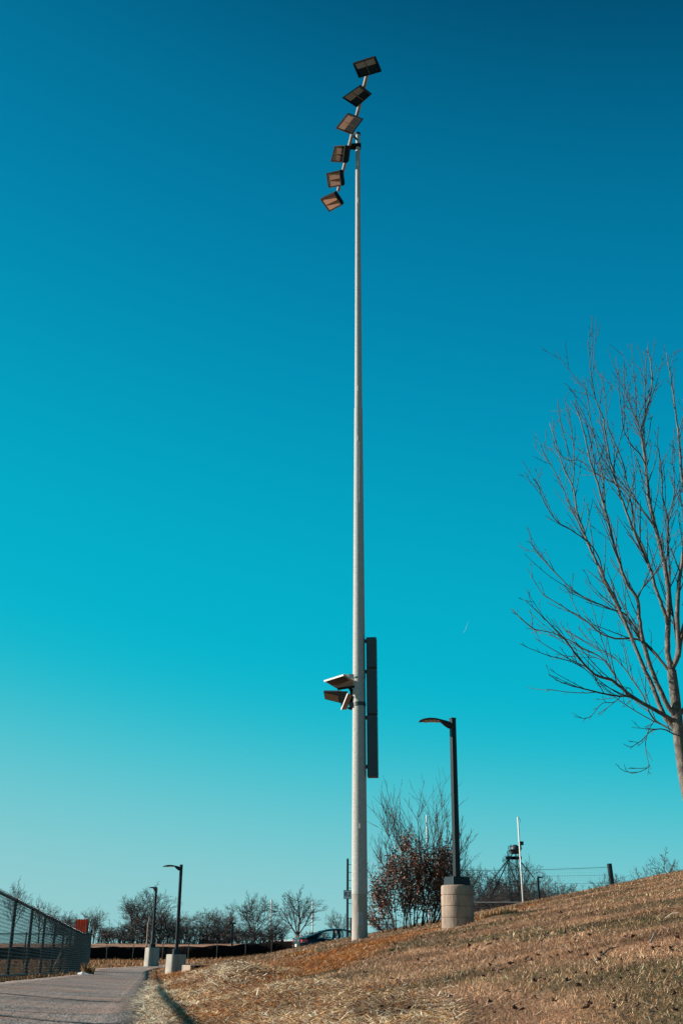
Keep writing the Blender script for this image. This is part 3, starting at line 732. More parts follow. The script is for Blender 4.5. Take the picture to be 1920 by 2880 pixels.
def chain(a_fn, length, name):
    p_ = .062; wr = .0024; V = []; Fq = []; nrow_ = int(FH/(p_/2)); npk = int(length/p_)
    tri = [(math.cos(a), math.sin(a)) for a in (0.5, 2.6, 4.7)]
    for i in range(npk):
        b0 = len(V); 
        for j in range(nrow_+1):
            sg = 1 if (j+i*0) % 2 else -1
            u = i*p_+sg*p_*.54; q = a_fn(max(0, min(length, u))); z_ = q.z+.035+j*p_/2; dd = .004*sg
            for c_, s_ in tri: V.append((q.x+dd+wr*c_, q.y+wr*s_*.6, z_+wr*s_))
        for j in range(nrow_):
            for k in range(3): Fq.append((b0+3*j+k, b0+3*j+(k+1) % 3, b0+3*j+3+(k+1) % 3, b0+3*j+3+k))
    return np_mesh(name, V, Fq, M_fblack)
ys_ = np.linspace(posts[0], yend, 400)
LF = (yend-posts[0])/FD.y
def afn(u):
    y = posts[0]+u*FD.y; x_ = FS-KS*y+.03; return Vector((x_, y, float(zl(y))))
zt_ = Hgt(FS-KS*ys_, ys_); 
def zl(y): return np.interp(y, ys_, zt_)
m_ = part(chain(afn, LF, 'wire_mesh'), fence)
cl_ = (c2nd-corner).length
part(chain(lambda u: corner.lerp(c2nd, u/cl_)+Vector((0, .02, 0)), cl_, 'wire_mesh'), fence)
# twisted wire ends and ties along the top
mb = MB(); y = posts[0]
while y < yend:
    p = fpt(y, FH+.0); mb.tube([p+Vector((0,-.02,-.03)), p+Vector((0,0,.045)), p+Vector((0,.03,-.01))], .004, 3, False); y += .17
o = part(mb.build('wire_tie', M_fblack), fence); o['kind'] = 'stuff'

# pale stakes leaning inside the fence, litter and a dead tuft at its corner
p0 = P(146, 2731, 33); p1 = P(176, 2670, 34)
p0.x -= .0
mb = MB(); mb.bar(p0, p1, .04, .02); tag(mb.build('wooden_stake', M_wood), 'thin pale wooden stake leaning against the inside of the chain link fence', 'stake')
g = P(233, 2733, 38.5); r = random.Random(2); mb = MB(); zz = HZ(g.x, 38.5)
ring = [(g.x+.34*math.cos(a)*r.uniform(.6, 1), 38.5+.3*math.sin(a)*r.uniform(.6, 1), zz+r.uniform(.01, .06)) for a in np.linspace(0, 6.0, 11)]
mb.add([(g.x, 38.5, zz+.12)]+ring, [(0, 1+i, 1+(i+1) % 11) for i in range(11)]); tag(mb.build('plastic_sheet', M_white), 'crumpled white plastic scrap lying at the foot of the fence near its far end', 'litter')
def tuft(name, loc, n, h, spread, m, label, seed, cols):
    r = np.random.default_rng(seed); V = []; col = []
    for i in range(n):
        a = r.uniform(0, 6.28); b = r.uniform(0, 1)**.5*spread; hh = h*r.uniform(.5, 1.1); le = r.uniform(.05, .6)
        x_, y_ = loc[0]+b*math.cos(a)*.5, loc[1]+b*math.sin(a)*.5; z_ = HZ(x_, y_)
        w = .006*(loc[1]/10); ph = r.uniform(0, 6.28)
        V += [(x_-w*math.cos(ph), y_-w*math.sin(ph), z_), (x_+w*math.cos(ph), y_+w*math.sin(ph), z_), (x_+math.cos(a)*le*hh, y_+math.sin(a)*le*hh, z_+hh*math.cos(le))]
        c = np.array(cols[r.integers(len(cols))])*r.uniform(.7, 1.2); col += [c, c, c]
    o = np_mesh(name, V, np.arange(3*n).reshape(-1, 3), m, np.clip(np.array(col), 0, .9)); return o
g = P(246, 2730, 42.3)
tag(tuft('dry_tuft', (g.x+.1, 42.0), 260, .42, .35, M_blade, '', 3, [TAN, BLOND*.8, BRN]), 'tall tan tuft of dead grass at the corner post of the fence', 'grass tuft')
tag(tuft('grass_clump', (2.75, 20.2), 1500, .10, .7, M_blade, '', 4, [BLOND, BLOND*.8, TAN, BRN]), 'blond ragged clump of dry grass just right of the round ringed pier', 'grass tuft')
tag(tuft('grass_clump', (-.9, 25.5), 300, .10, .7, M_blade, '', 5, [ORG, ORG*1.3, BLOND*.8]), 'orange tuft of dead grass low on the slope left of the tall pole', 'grass tuft')

# stack of red corrugated steel behind the fence end
Yr = 61.; xa = P(214, 2600, Yr).x; xb = P(240, 2600, Yr).x; zt = zrow(2585, Yr)
st_ = empty('red_steel_panels', (xa+.2, Yr, HZ(xa, Yr)), 'upright rust red ribbed steel panels showing above the far end of the fence', 'steel panels')
for k in range(5):
    x0 = xa+(xb-xa)*k/4; zz = zt-(.0 if k < 4 else -.02)
    mb = MB(); z0 = HZ(x0, Yr)
    n = 4
    mb.box(x0+.03, Yr+.05*k, (z0+zz)/2, .075, .05, zz-z0, R(10)); mb.box(x0+.06, Yr+.05*k+.13, (z0+zz)/2, .03, .26, zz-z0-.01, R(4))
    part(mb.build('panel', M_redsteel), st_)
mb = MB(); x0 = xb+.13; mb.box(x0, Yr+.2, (HZ(x0, Yr)+zt)/2-.04, .05, .05, zt-HZ(x0, Yr)-.08); mb.box(x0+.08, Yr+.3, (HZ(x0, Yr)+zt)/2-.06, .03, .03, zt-HZ(x0, Yr)-.12); part(mb.build('frame', M_black), st_)
# pipe rack just left of it
mb = MB(); a = P(192, 2602, 61.5); b = P(213, 2600, 61.5); mb.bar(a, b, .05, .05); mb.bar(a+Vector((-.1,0,-.05)), b+Vector((0,0,-.09)), .04, .04)
for p in (a, b): mb.bar(Vector((p.x, p.y, HZ(p.x, p.y)-.05)), p, .04, .04)
tag(mb.build('metal_rack', M_greylt), 'grey metal rack rail beside the red steel panels behind the fence', 'rack')

# ------------------------------------------------------------------ silt fence
YS = 70.
sf = empty('silt_fence', (-12, YS, HZ(-12, YS)), 'low black fabric silt fence on wooden stakes across the far side of the path', 'fence')
stx = [-27+k*1.72 for k in range(3)]+[P(p_, 2680, YS).x for p_ in (225, 302, 372, 457, 532, 611, 690, 763, 838, 910, 980)]
ftop = []
def sy(x_): return YS+.25*math.sin(x_*.9)-.02*(x_+15)
fxs = np.arange(-28, 3, .16); V = []
for x_ in fxs:
    dmin = min(abs(x_-s_) for s_ in stx); y_ = sy(x_); g_ = HZ(x_, y_)
    top = .74-.05*min(dmin/.8, 1)**2+.02*math.sin(x_*3.1)
    V += [(x_, y_+.02*math.sin(x_*7), g_-.06), (x_, y_+.05*math.sin(x_*5), g_+top*.5), (x_, y_+.02*math.sin(x_*6), g_+top)]
n_ = len(fxs); Fq = []
for i in range(n_-1):
    for k in range(2): Fq.append((3*i+k, 3*i+3+k, 3*i+4+k, 3*i+1+k))
o = part(np_mesh('fabric', V, Fq, M_silt, smooth=True), sf); o.modifiers.new('solid', 'SOLIDIFY').thickness = .006
r = random.Random(3)
for i, x_ in enumerate(stx):
    y_ = sy(x_)-.05; g_ = HZ(x_, y_); mb = MB(); l_ = r.uniform(-.05, .05); hh = .80+r.uniform(.0, .10)+(.12 if i in (7, 8) else 0)
    mb.bar((x_, y_, g_-.1), (x_+l_, y_, g_+hh), .045, .04); part(mb.build('stake', M_wood), sf)
# low concrete drain box
g = ground_at(522, 2738); mb = MB(); xc = P(565, 2735, 37.).x
db = empty('drain_box', (xc, 37., HZ(xc, 37)), 'low grey concrete drain box half sunk in the grass right of the middle lamp', 'drain')
z_ = HZ(xc, 36.6)+.11; mb.box(xc, 37.2, (HZ(xc, 37)-.35+z_)/2, 1.05, .9, z_-HZ(xc, 37)+.35, R(25)); part(bev(mb.build('concrete_box', M_conc2), .015), db)
mb = MB(); mb.box(xc+.1, 37.15, z_-.035, 1.0, 1.0, .05, R(25)); part(mb.build('opening_lid', M_dark), db)

# ------------------------------------------------------------------ tree machinery
def twig_tube(mb, pts, r0, r1, n=3): mb.tube(pts, [r0+(r1-r0)*i/(len(pts)-1) for i in range(len(pts))], n, False)
def grow(mb, p, d, L_, r_, lvl, rnd, prm):
    steps = max(3, min(7, int(L_/prm['seg']))); seg = L_/steps; pts = [p.copy()]; ds = [d.copy()]
    cur = d.copy(); q = p.copy()
    for i in range(steps):
        cur = (cur+Vector((rnd.gauss(0, prm['wob']), rnd.gauss(0, prm['wob']), rnd.gauss(0, prm['wob'])+prm['up']*(1 if lvl else .3)))).normalized()
        q = q+cur*seg; pts.append(q.copy()); ds.append(cur.copy())
    re = max(r_*prm['tap'], prm['rmin'])
    twig_tube(mb, pts, r_, re, 5 if lvl == 0 else (4 if lvl == 1 else 3))
    if lvl >= prm['lv']: return
    nc = prm['nc'][lvl]
    for k in range(nc):
        t = prm['t0'][lvl]+(1-prm['t0'][lvl])*(k+rnd.random()*.8)/nc
        i = min(int(t*steps), steps-1); f = t*steps-i; b = pts[i].lerp(pts[min(i+1, steps)], min(f, 1))
        dd = ds[i]; az = rnd.uniform(0, 6.283); side = dd.orthogonal().normalized(); side.rotate(Matrix.Rotation(az, 3, dd))
        ang = rnd.uniform(*prm['ang'])*(1.15 if lvl == 0 else 1)
        nd = (dd*math.cos(ang)+side*math.sin(ang)).normalized()
        if nd.z < -.25: nd.z *= -.3; nd.normalize()
        ll = L_*prm['lr'][lvl]*rnd.uniform(.6, 1.15)*(1-.45*max(0, t-.5))
        grow(mb, b, nd, ll, max(r_*(1-t*(1-prm['tap']))*prm['rr'], prm['rmin']), lvl+1, rnd, prm)
def proto(seed, h, trunk_frac, prm, leafy=0):
    rnd = random.Random(seed); mt = MB(); mc = MB()
    th = h*trunk_frac; r0 = h*prm['rt']
    lean = Vector((rnd.uniform(-.05, .05), rnd.uniform(-.05, .05), 1)).normalized()
    twig_tube(mt, [Vector((0,0,-.4)), lean*th*.5, lean*th], r0*1.15, r0*.8, 8)
    nl = prm['nl']
    for k in range(nl):
        a = 2*math.pi*(k+rnd.uniform(-.3, .3))/nl; sp = rnd.uniform(*prm['sp']) if k else .08
        d = Vector((math.cos(a)*math.sin(sp), math.sin(a)*math.sin(sp), math.cos(sp)))
        grow(mc, lean*th*rnd.uniform(.75, 1.0), d, (h-th)*rnd.uniform(.62, .80), r0*rnd.uniform(.42, .62), 0, rnd, prm)
    def fin(mb, nm, m):
        o = mb.build(nm, m, smooth=True); me = o.data; bpy.data.objects.remove(o); return me
    return fin(mt, 'trunk', M_fartwig), fin(mc, 'crown', M_fartwig)
base_prm = dict(seg=.9, wob=.13, up=.05, tap=.35, rmin=.014, lv=3, nc=(9, 7, 7), t0=(.2, .15, .15), ang=(.45, .95), lr=(.55, .55, .5), rr=.6, rt=.022, nl=6, sp=(.3, .9))
wide = dict(base_prm); wide.update(sp=(.5, 1.15), nl=7, ang=(.5, 1.05))
tall = dict(base_prm); tall.update(sp=(.15, .55), nl=6, up=.07, nc=(10, 7, 6))
sparse = dict(base_prm); sparse.update(nc=(8, 6, 5), sp=(.25, .8), nl=5, wob=.09, ang=(.4, .8))
brushy = dict(base_prm); brushy.update(sp=(.5, 1.3), nl=11, rt=.012, nc=(6, 5, 5))
PR = {'wide1': proto(1, 10, .14, wide), 'wide2': proto(2, 10, .20, wide), 'tall1': proto(3, 10, .22, tall), 'tall2': proto(4, 10, .18, tall),
      'sparse': proto(5, 10, .28, sparse), 'brush': proto(6, 10, .02, brushy), 'brush2': proto(7, 10, .02, brushy)}
def far_tree(px, top, Y, kind, label, wmul=1.0, rz=0, base=None, group='bare trees along the far field edge', cat='tree'):
    x_ = P(px, 2655, Y).x; z0 = HZ(x_, Y)-.1; h = zrow(top, Y)-z0; s = h/9.6
    t = empty('bare_tree' if 'brush' not in kind else 'bare_shrub', (x_, Y, z0), label, cat, group, rz)
    t.scale = (s*wmul, s*wmul, s)
    tr, cr = PR[kind]
    for nm, me in (('trunk', tr), ('crown', cr)):
        o = bpy.data.objects.new(nm, me); C.objects.link(o); o.parent = t
    return t
G1 = 'bare trees along the far field edge'
trees = [
 (35, 2468, 95, 'sparse', 'thin wispy bare tree showing over the nearest corner of the fence', .5, 1),
 (108, 2520, 108, 'sparse', 'small wispy bare tree over the middle of the chain link fence', .8, 2),
 (150, 2565, 120, 'tall1', 'low faint bare tree between the wispy fence trees and the red panels', 1.1, 2.2),
 (190, 2558, 118, 'tall2', 'rounded bare tree just left of the red steel panels', 1.05, .3),
 (262, 2552, 112, 'tall1', 'slim bare tree just right of the red steel panels', .95, 4),
 (305, 2600, 100, 'wide1', 'low dark spreading bare tree right of the fence end', 1.35, 1.4),
 (372, 2505, 100, 'tall2', 'large dense bare tree left of the end-on lamp', 1.05, 2.9),
 (428, 2482, 92, 'sparse', 'taller open bare tree rising behind the end-on lamp', .95, .8),
 (470, 2545, 100, 'wide2', 'broad bare tree between the end-on lamp and the middle lamp', 1.25, 5.2),
 (520, 2585, 104, 'wide1', 'bare tree just right of the middle lamp pole', 1.2, 3.3),
 (580, 2550, 104, 'tall2', 'rounded low-forking bare tree right of the middle lamp', 1.25, 1.1),
 (628, 2545, 108, 'tall2', 'dense brown bare tree in the middle of the far row', 1.1, 2.0),
 (672, 2585, 112, 'wide1', 'smaller dark bare tree left of the tallest far tree', 1.2, .1),
 (714, 2503, 98, 'tall2', 'tallest upright bare tree of the far row near the white uprights', .85, 4.4),
 (765, 2572, 100, 'wide2', 'spreading bare tree behind the left white upright', 1.25, 2.6),
 (346, 2585, 118, 'wide2', 'faint bare tree filling the gap left of the large dense tree', 1.4, 3.0),
 (398, 2560, 122, 'wide1', 'bare tree half hidden behind the end-on lamp pole', 1.3, 2.2),
 (448, 2550, 120, 'tall2', 'bare tree right behind the taller open tree near the lamps', 1.4, 1.2),
 (498, 2592, 125, 'tall1', 'faint bare tree behind the middle lamp pole', 1.4, .2),
 (600, 2596, 125, 'wide1', 'faint bare tree behind the dense brown tree, left side', 1.5, 2.7),
 (648, 2600, 124, 'tall2', 'faint bare tree behind the distant thin lamp', 1.5, 3.9),
 (735, 2606, 122, 'wide2', 'faint bare tree behind the white pole left of the car', 1.4, 4.7),
 (838, 2492, 76, 'sparse', 'open bare tree with leaf clumps standing behind the car boot', 1.12, .5),
 (948, 2555, 90, 'sparse', 'bare tree between the car and the sign pole', 1.0, 1.9),
 (1085, 2560, 95, 'wide1', 'bare tree behind the brown-leaved bush', 1.0, 1.2),
 (1352, 2422, 110, 'tall1', 'bare tree just right of the ringed concrete pier', .85, 2.2),
 (1395, 2470, 104, 'wide2', 'bare tree under the left stay of the tower', 1.0, 4.1),
 (1432, 2500, 100, 'wide1', 'dark low bare tree at the foot of the tower', 1.2, 5.1),
 (1470, 2378, 108, 'sparse', 'thin tall bare tree behind the tower platform', .7, .3),
 (1494, 2452, 104, 'wide1', 'bare tree just right of the white upright on the crest', 1.0, 3.7),
 (1548, 2452, 112, 'wide2', 'round dense bare tree behind the backstop netting', .95, .9),
 (1592, 2485, 118, 'tall2', 'small round bare tree at the right end of the tree clump', 1.0, 1.3),
 (1372, 2448, 118, 'wide2', 'faint bare tree at the left end of the clump by the tower', 1.2, 3.0),
 (1412, 2486, 100, 'tall2', 'dark bare tree crossed by the tower stays', 1.2, 2.0),
 (1455, 2480, 112, 'wide1', 'bare tree directly behind the tower legs', 1.2, 4.4),
 (1520, 2475, 100, 'wide2', 'bare tree around the small dark lamp on the crest', 1.2, 5.0),
 (1570, 2466, 106, 'wide1', 'bare tree behind the netting, right of the round dense one', 1.2, .4),
 (1733, 2454, 120, 'wide1', 'tiny bare tree just right of the netting end post', 1.2, 2.6),
 (1790, 2434, 118, 'tall2', 'small bare tree showing over the crest right of the netting post', 1.1, 1.7),
 (1912, 2388, 60, 'sparse', 'bare tree top showing over the crest at the right edge', .9, 1.0)]
for px, top, Y_, k, lab, wm, rz in trees: far_tree(px, top, Y_, k, lab, wm, rz)
def thicket(name, px0, px1, Y0, Y1, h0, h1, n, seed):
    r = random.Random(seed); mb = MB()
    for _ in range(n):
        Y_ = r.uniform(Y0, Y1); px = r.uniform(px0, px1); x_ = P(px, 2650, Y_).x; z0 = HZ(x_, Y_)-.05
        hh = r.uniform(h0, h1)*(.55+.9*float(vnoise(np.array([x_]), np.array([Y_*.3]), 2.2, 3)[0])); dx, dy = r.gauss(0, .35), r.gauss(0, .3)
        p = [Vector((x_, Y_, z0)), Vector((x_+dx*.4*hh+r.gauss(0, .1), Y_+dy*.4, z0+hh*.55)), Vector((x_+dx*hh, Y_+dy, z0+hh))]
        mb.tube(p, [.03, .018, .010], 3, False)
        for k in range(4):
            q = p[1].lerp(p[2], r.random()); mb.tube([q, q+Vector((r.gauss(0, .4), r.gauss(0, .4), r.uniform(-.1, .5)))], [.014, .008], 3, False)
    o = mb.build(name, M_fartwig); o['kind'] = 'stuff'
    o['label'] = 'dark tangled leafless undergrowth along the foot of the far trees'
thicket('undergrowth', 270, 800, 97, 104, .5, 1.5, 620, 5)
thicket('undergrowth', 1330, 1560, 88, 94, 1.2, 2.6, 420, 6)

# ---------------------------------------------------------------- big tree on the right
TY = 18.
def c8(q): return (1420+q[0]/1.81, 940+q[1]/1.81)
bt = empty('bare_tree', (P(1985, 2440, TY).x, TY, HZ(P(1985, 2440, TY).x, TY)), 'large leafless tree with pale mottled trunk and upswept branches at the right edge', 'tree')
def poly(qs, dy0=0, dy1=0):
    n = len(qs); return [P(*c8(q), TY+dy0+(dy1-dy0)*(i/(n-1))) for i, q in enumerate(qs)]
def smooth_poly(pts, sub=4):
    out_ = []
    n = len(pts)
    for i in range(n-1):
        p0 = pts[max(i-1, 0)]; p1 = pts[i]; p2 = pts[i+1]; p3 = pts[min(i+2, n-1)]
        for k in range(sub):
            t = k/sub
            out_.append(.5*((2*p1)+(-p0+p2)*t+(2*p0-5*p1+4*p2-p3)*t*t+(-p0+3*p1-3*p2+p3)*t**3))
    out_.append(pts[-1]); return out_
rt = random.Random(11)
def sc(p_): return p_
trunk_pts = smooth_poly(poly([(1030, 2790), (985, 2600), (945, 2400), (916, 2260), (895, 2130), (876, 1985), (862, 1840), (846, 1710)]))
mb = MB(); twig_tube(mb, trunk_pts, .135, .075, 14); part(mb.build('trunk', M_bark, smooth=True), bt)
limbs = [ # (points in crop pixels, depth start, depth end, r0, r1)
 ([(846,1710),(826,1620),(828,1480),(830,1330),(815,1200),(790,1090),(765,990),(738,880),(722,760),(712,660),(700,560),(692,490),(715,400),(745,260),(740,150),(722,70)], 0, .3, .052, .006),
 ([(848,1705),(880,1620),(876,1480),(878,1330),(892,1200),(915,1060),(925,900),(900,740),(885,560),(870,420),(845,250),(820,95)], 0, -.6, .050, .006),
 ([(880,1640),(905,1500),(940,1350),(960,1150),(965,900),(950,700),(930,500),(905,330)], -.1, .7, .040, .006),
 ([(828,1480),(805,1400),(770,1310),(740,1200),(700,1110),(640,970),(600,860),(560,740),(530,620),(508,500),(498,430)], 0, -.5, .032, .008),
 ([(498,430),(460,330),(440,230),(430,150),(420,38)], -.5, -.7, .010, .004),
 ([(560,740),(520,640),(500,520),(480,400),(488,270)], -.45, -.2, .011, .004),
 ([(875,1960),(830,1900),(780,1800),(740,1700),(700,1560),(680,1440),(672,1350),(620,1270),(585,1180),(550,1060),(510,900),(470,760),(430,640),(410,540),(370,400),(332,340)], 0, -.8, .046, .005),
 ([(868,2010),(820,1960),(770,1850),(735,1760),(700,1690),(640,1540),(570,1380),(520,1290),(470,1170),(430,1090),(395,990),(365,900),(345,780),(300,690),(270,590),(225,452)], 0, .6, .044, .005),
 ([(866,1975),(800,1935),(720,1890),(640,1840),(590,1800),(540,1760),(470,1740),(410,1690),(350,1620),(300,1550),(240,1490),(180,1430),(95,1350)], 0, -1.0, .038, .004),
 ([(640,1842),(560,1840),(480,1825),(400,1805),(320,1785),(260,1760),(218,1730)], -.45, -1.3, .018, .004),
 ([(855,1740),(790,1660),(740,1600),(700,1565),(640,1550),(560,1548),(480,1520),(400,1450),(330,1410),(250,1360),(190,1320),(128,1225)], 0, .9, .026, .004),
 ([(700,1560),(650,1480),(600,1420),(540,1400),(470,1370),(400,1340),(330,1290),(260,1220),(180,1130),(140,1080),(120,990)], .2, .9, .018, .004),
 ([(590,1400),(540,1310),(500,1230),(470,1130),(420,1060),(340,1000),(260,950),(200,860),(165,770),(140,735)], -.2, -1.2, .016, .004),
 ([(672,1350),(700,1290),(760,1220),(800,1150),(815,1080)], -.3, -.9, .014, .004),
 ([(740,1200),(700,1080),(660,1000),(640,860),(600,790),(520,740),(430,690),(380,640),(310,640),(240,560)], -.2, .6, .018, .004),
 ([(765,990),(700,900),(650,820),(620,760),(600,660),(560,560),(520,460),(510,340),(485,200)], .1, .8, .018, .004),
 ([(738,880),(720,700),(690,620),(640,560),(600,480),(590,380),(578,280),(575,178)], .2, -.4, .014, .004),
 ([(700,560),(680,470),(650,400),(620,320),(605,240),(603,150)], .2, .1, .010, .004),
 ([(700,520),(710,400),(712,260),(715,140),(700,85)], .2, .5, .010, .004),
 ([(712,660),(690,520),(665,400),(660,260),(645,140)], .2, .9, .010, .004),
 ([(340,800),(350,680),(345,560),(330,430),(310,350)], .5, .8, .010, .004),
 ([(430,1090),(370,960),(330,880),(290,780),(240,680),(200,620),(180,560)], .5, 1.1, .012, .004),
 ([(510,900),(500,760),(470,600),(440,470),(415,300),(418,240)], -.6, .1, .012, .004),
 ([(620,1840),(560,1740),(490,1650),(400,1600),(330,1560),(240,1520),(150,1470),(95,1520)][:6]+[(150,1500),(70,1440),(38,1398)], -.3, .5, .014, .004),
 ([(400,1700),(320,1660),(230,1640),(150,1610),(70,1575)], -.6, -1.2, .010, .003),
 ([(870,2030),(800,1990),(740,1940),(700,1840),(640,1750),(560,1650),(470,1600),(400,1560),(300,1500)], 0, 1.2, .018, .004),
 ([(866,2040),(800,2010),(740,2020),(700,2060),(640,2100),(600,2085)], 0, -.7, .012, .003),
 ([(760,1960),(720,2040),(715,2120),(738,2215)], -.3, -.6, .008, .003),
 ([(735,2195),(690,2225),(630,2230),(590,2215),(560,2185)], -.6, -.9, .006, .003),
 ([(650,1830),(620,1800),(560,1870),(490,1880),(440,1940),(400,1955),(348,1945)], -.4, -1.1, .008, .003),
 ([(905,1380),(930,1300),(980,1250),(1040,1100),(1060,900)], 0, .3, .02, .005),
 ([(870,1960),(930,1880),(1010,1780),(1080,1600),(1130,1400),(1150,1150)], 0, .3, .04, .005),
 ([(880,1620),(850,1420),(835,1250),(830,1100),(825,960),(860,800),(850,640),(860,480)], 0, 1.0, .02, .004),
 ([(815,1200),(830,980),(800,820),(790,650),(770,540),(740,430),(775,470)][:5]+[(780,470)], .1, -.9, .014, .004)]
tw = MB(); camdir = Vector((0, 1, .25)).normalized()
def shoot(p, d, L_, r_, lvl, rnd):
    n = max(3, int(L_/.16)); seg = L_/n; pts = [p.copy()]; cur = d.copy(); q = p.copy(); ds = [cur.copy()]
    for i in range(n):
        cur = (cur+Vector((rnd.gauss(0, .035), rnd.gauss(0, .035), .055+rnd.gauss(0, .03)))).normalized(); q = q+cur*seg; pts.append(q.copy()); ds.append(cur.copy())
    twig_tube(tw, pts, r_, max(r_*.5, .0040), 4 if lvl == 0 else 3)
    if lvl >= 2: return
    gap = (.24, .16)[lvl]; s_ = gap*rnd.uniform(.4, 1.0)
    while s_ < L_*.97:
        i = min(int(s_/seg), n-1); b = pts[i].lerp(pts[i+1], (s_-i*seg)/seg); dd = ds[i]
        o_ = dd.orthogonal().normalized(); o_.rotate(Matrix.Rotation(rnd.uniform(0, 6.283), 3, dd)); a = rnd.uniform(.5, .95)
        nd = (dd*math.cos(a)+o_*math.sin(a)+Vector((0, 0, .1))).normalized()
        if lvl == 0 and rnd.random() < .22: shoot(b, nd, rnd.uniform(.25, .7)*min(1, L_), max(r_*.6, .0045), 1, rnd)
        else: shoot(b, nd, rnd.uniform(.03, .11), .0045, 2, rnd)
        s_ += gap*rnd.uniform(.5, 1.4)
for qs, d0, d1, r0, r1 in limbs:
    pts = smooth_poly(poly(qs, d0, d1)); 
    # natural wobble
    for i in range(1, len(pts)-1): pts[i] = pts[i]+Vector((rt.gauss(0, .003), rt.gauss(0, .006), rt.gauss(0, .003)))
    mb = MB(); n = len(pts)
    r1 *= 1.3; mb.tube(pts, [r0*(1-(i/(n-1))**.9)+r1*(i/(n-1))**.9 for i in range(n)], 9 if r0 > .02 else 6, True); part(mb.build('branch', M_bark if r0 > .03 else M_twig, smooth=True), bt)
    # side shoots
    tot = 0; ln = [0]
    for i in range(1, n): ln.append(ln[-1]+(pts[i]-pts[i-1]).length)
    s_ = ln[-1]*(.22 if r0 > .03 else .10)
    while s_ < ln[-1]*.98:
        i = max(1, next(k for k in range(n) if ln[k] >= s_)); f = (s_-ln[i-1])/(ln[i]-ln[i-1]+1e-9); b = pts[i-1].lerp(pts[i], f); dd = (pts[i]-pts[i-1]).normalized()
        o_ = dd.orthogonal().normalized(); o_.rotate(Matrix.Rotation(rt.uniform(0, 6.283), 3, dd)); a = rt.uniform(.25, .62)
        nd = (dd*math.cos(a)+o_*math.sin(a)+Vector((0, 0, .15))).normalized()
        rem = 1-s_/ln[-1]; ll = (.15+rt.random()**1.15*1.8)*(.25+.8*rem)
        if r0 < .0125 and pts[-1].z < pts[0].z+.6: ll *= .3
        rr = r0*(1-(s_/ln[-1]))*.4+.0035
        shoot(b, nd, ll, min(rr, .010), 0 if ll > .35 else 1, rt)
        s_ += rt.uniform(.12, .27)
part(tw.build('twigs', M_twig, smooth=True), bt)

# ---------------------------------------------------------------- bush with brown leaves
BY = 33.5; bc = P(1150, 2612, BY); bz = HZ(bc.x, BY)
bush = empty('bush', (bc.x, BY, bz), 'tall many-stemmed bush keeping shrivelled brown leaves between the tall pole and the ringed pier', 'bush')
rb = random.Random(21); ms = MB(); leaf_pts = []
def bshoot(p, d, L_, r_, lvl):
    n = max(3, int(L_/.3)); seg = L_/n; pts = [p.copy()]; cur = d.copy(); q = p.copy()
    for i in range(n):
        cur = (cur+Vector((rb.gauss(0, .07), rb.gauss(0, .07), .03+rb.gauss(0, .04)))).normalized(); q = q+cur*seg; pts.append(q.copy())
    twig_tube(ms, pts, r_, max(r_*.3, .0035), 4 if lvl == 0 else 3)
    for i in range(1, n+1):
        h = pts[i].z-bz; xr = (pts[i].x-bc.x)
        lim = 2.55-1.2*max(0, -xr-.05)-.9*min(max(xr, 0), .6)+.45*max(0, min(xr-.7, .4)); vn = float(vnoise(np.array([pts[i].x]), np.array([pts[i].z]), .38, 8)[0])
        if .12 < h < lim+rb.gauss(0, .25) and -1.08 < xr < 1.42 and (lvl or h < 1.4) and vn < .80:
            for _ in range(3 if rb.random() < .6 else 4): leaf_pts.append(pts[i]+Vector((rb.gauss(0, .08), rb.gauss(0, .08), rb.gauss(0, .10))))
    if lvl >= 2: return
    for k in range((13, 5)[lvl]):
        t = rb.uniform(.10, .97); i = min(int(t*n), n-1); b = pts[i].lerp(pts[i+1], t*n-i); dd = (pts[i+1]-pts[i]).normalized()
        o_ = dd.orthogonal().normalized(); o_.rotate(Matrix.Rotation(rb.uniform(0, 6.283), 3, dd)); a = rb.uniform(.3, .7)
        bshoot(b, (dd*math.cos(a)+o_*math.sin(a)+Vector((0, 0, .2))).normalized(), L_*rb.uniform(.16, .40), max(r_*.45, .005), lvl+1)
tips = [(1085,2310),(1062,2345),(1142,2245),(1120,2305),(1175,2285),(1150,2290),(1215,2238),(1232,2260),(1200,2330),(1250,2262),(1262,2320),(1285,2330),(1290,2400),(1045,2400),(1040,2450),(1042,2520),(1160,2330),(1185,2350),(1100,2350),(1130,2340),(1225,2330),(1270,2380),(1245,2350),(1205,2300),(1075,2400),(1290,2360),(1110,2400),(1180,2400),(1210,2400),(1240,2420),(1150,2400),(1070,2480),(1275,2450),(1165,2262),(1042,2560),(1195,2290)]
for k, (tx, ty) in enumerate(tips):
    tgt = P(tx, ty, BY+rb.uniform(-.7, .7)); bx = bc.x+rb.gauss(0, .16)+(tgt.x-bc.x)*.58
    by = BY+rb.gauss(0, .25); p = Vector((bx, by, HZ(bx, by)-.05)); v = tgt-p
    d = (v.normalized()+Vector((v.normalized().x*.55, 0, -.05))).normalized()
    bshoot(p, d, v.length*1.0, rb.uniform(.012, .02), 0)
part(ms.build('stems', M_twig, smooth=True), bush)
n = len(leaf_pts); r = np.random.default_rng(4); lp = np.array(leaf_pts)
a = r.normal(0, 1, (n, 3)); a /= np.linalg.norm(a, axis=1)[:, None]; b = np.cross(a, r.normal(0, 1, (n, 3))); b /= np.linalg.norm(b, axis=1)[:, None]
c_ = np.cross(a, b); sz = r.uniform(.020, .042, n)[:, None]
V = np.stack([lp-a*sz, lp+b*sz*.6+c_*sz*.2, lp+a*sz, lp-b*sz*.6+c_*sz*.2], 1).reshape(-1, 3)
o = part(np_mesh('leaves', V, np.arange(4*n).reshape(-1, 4), M_browleaf), bush); o['kind'] = 'stuff'
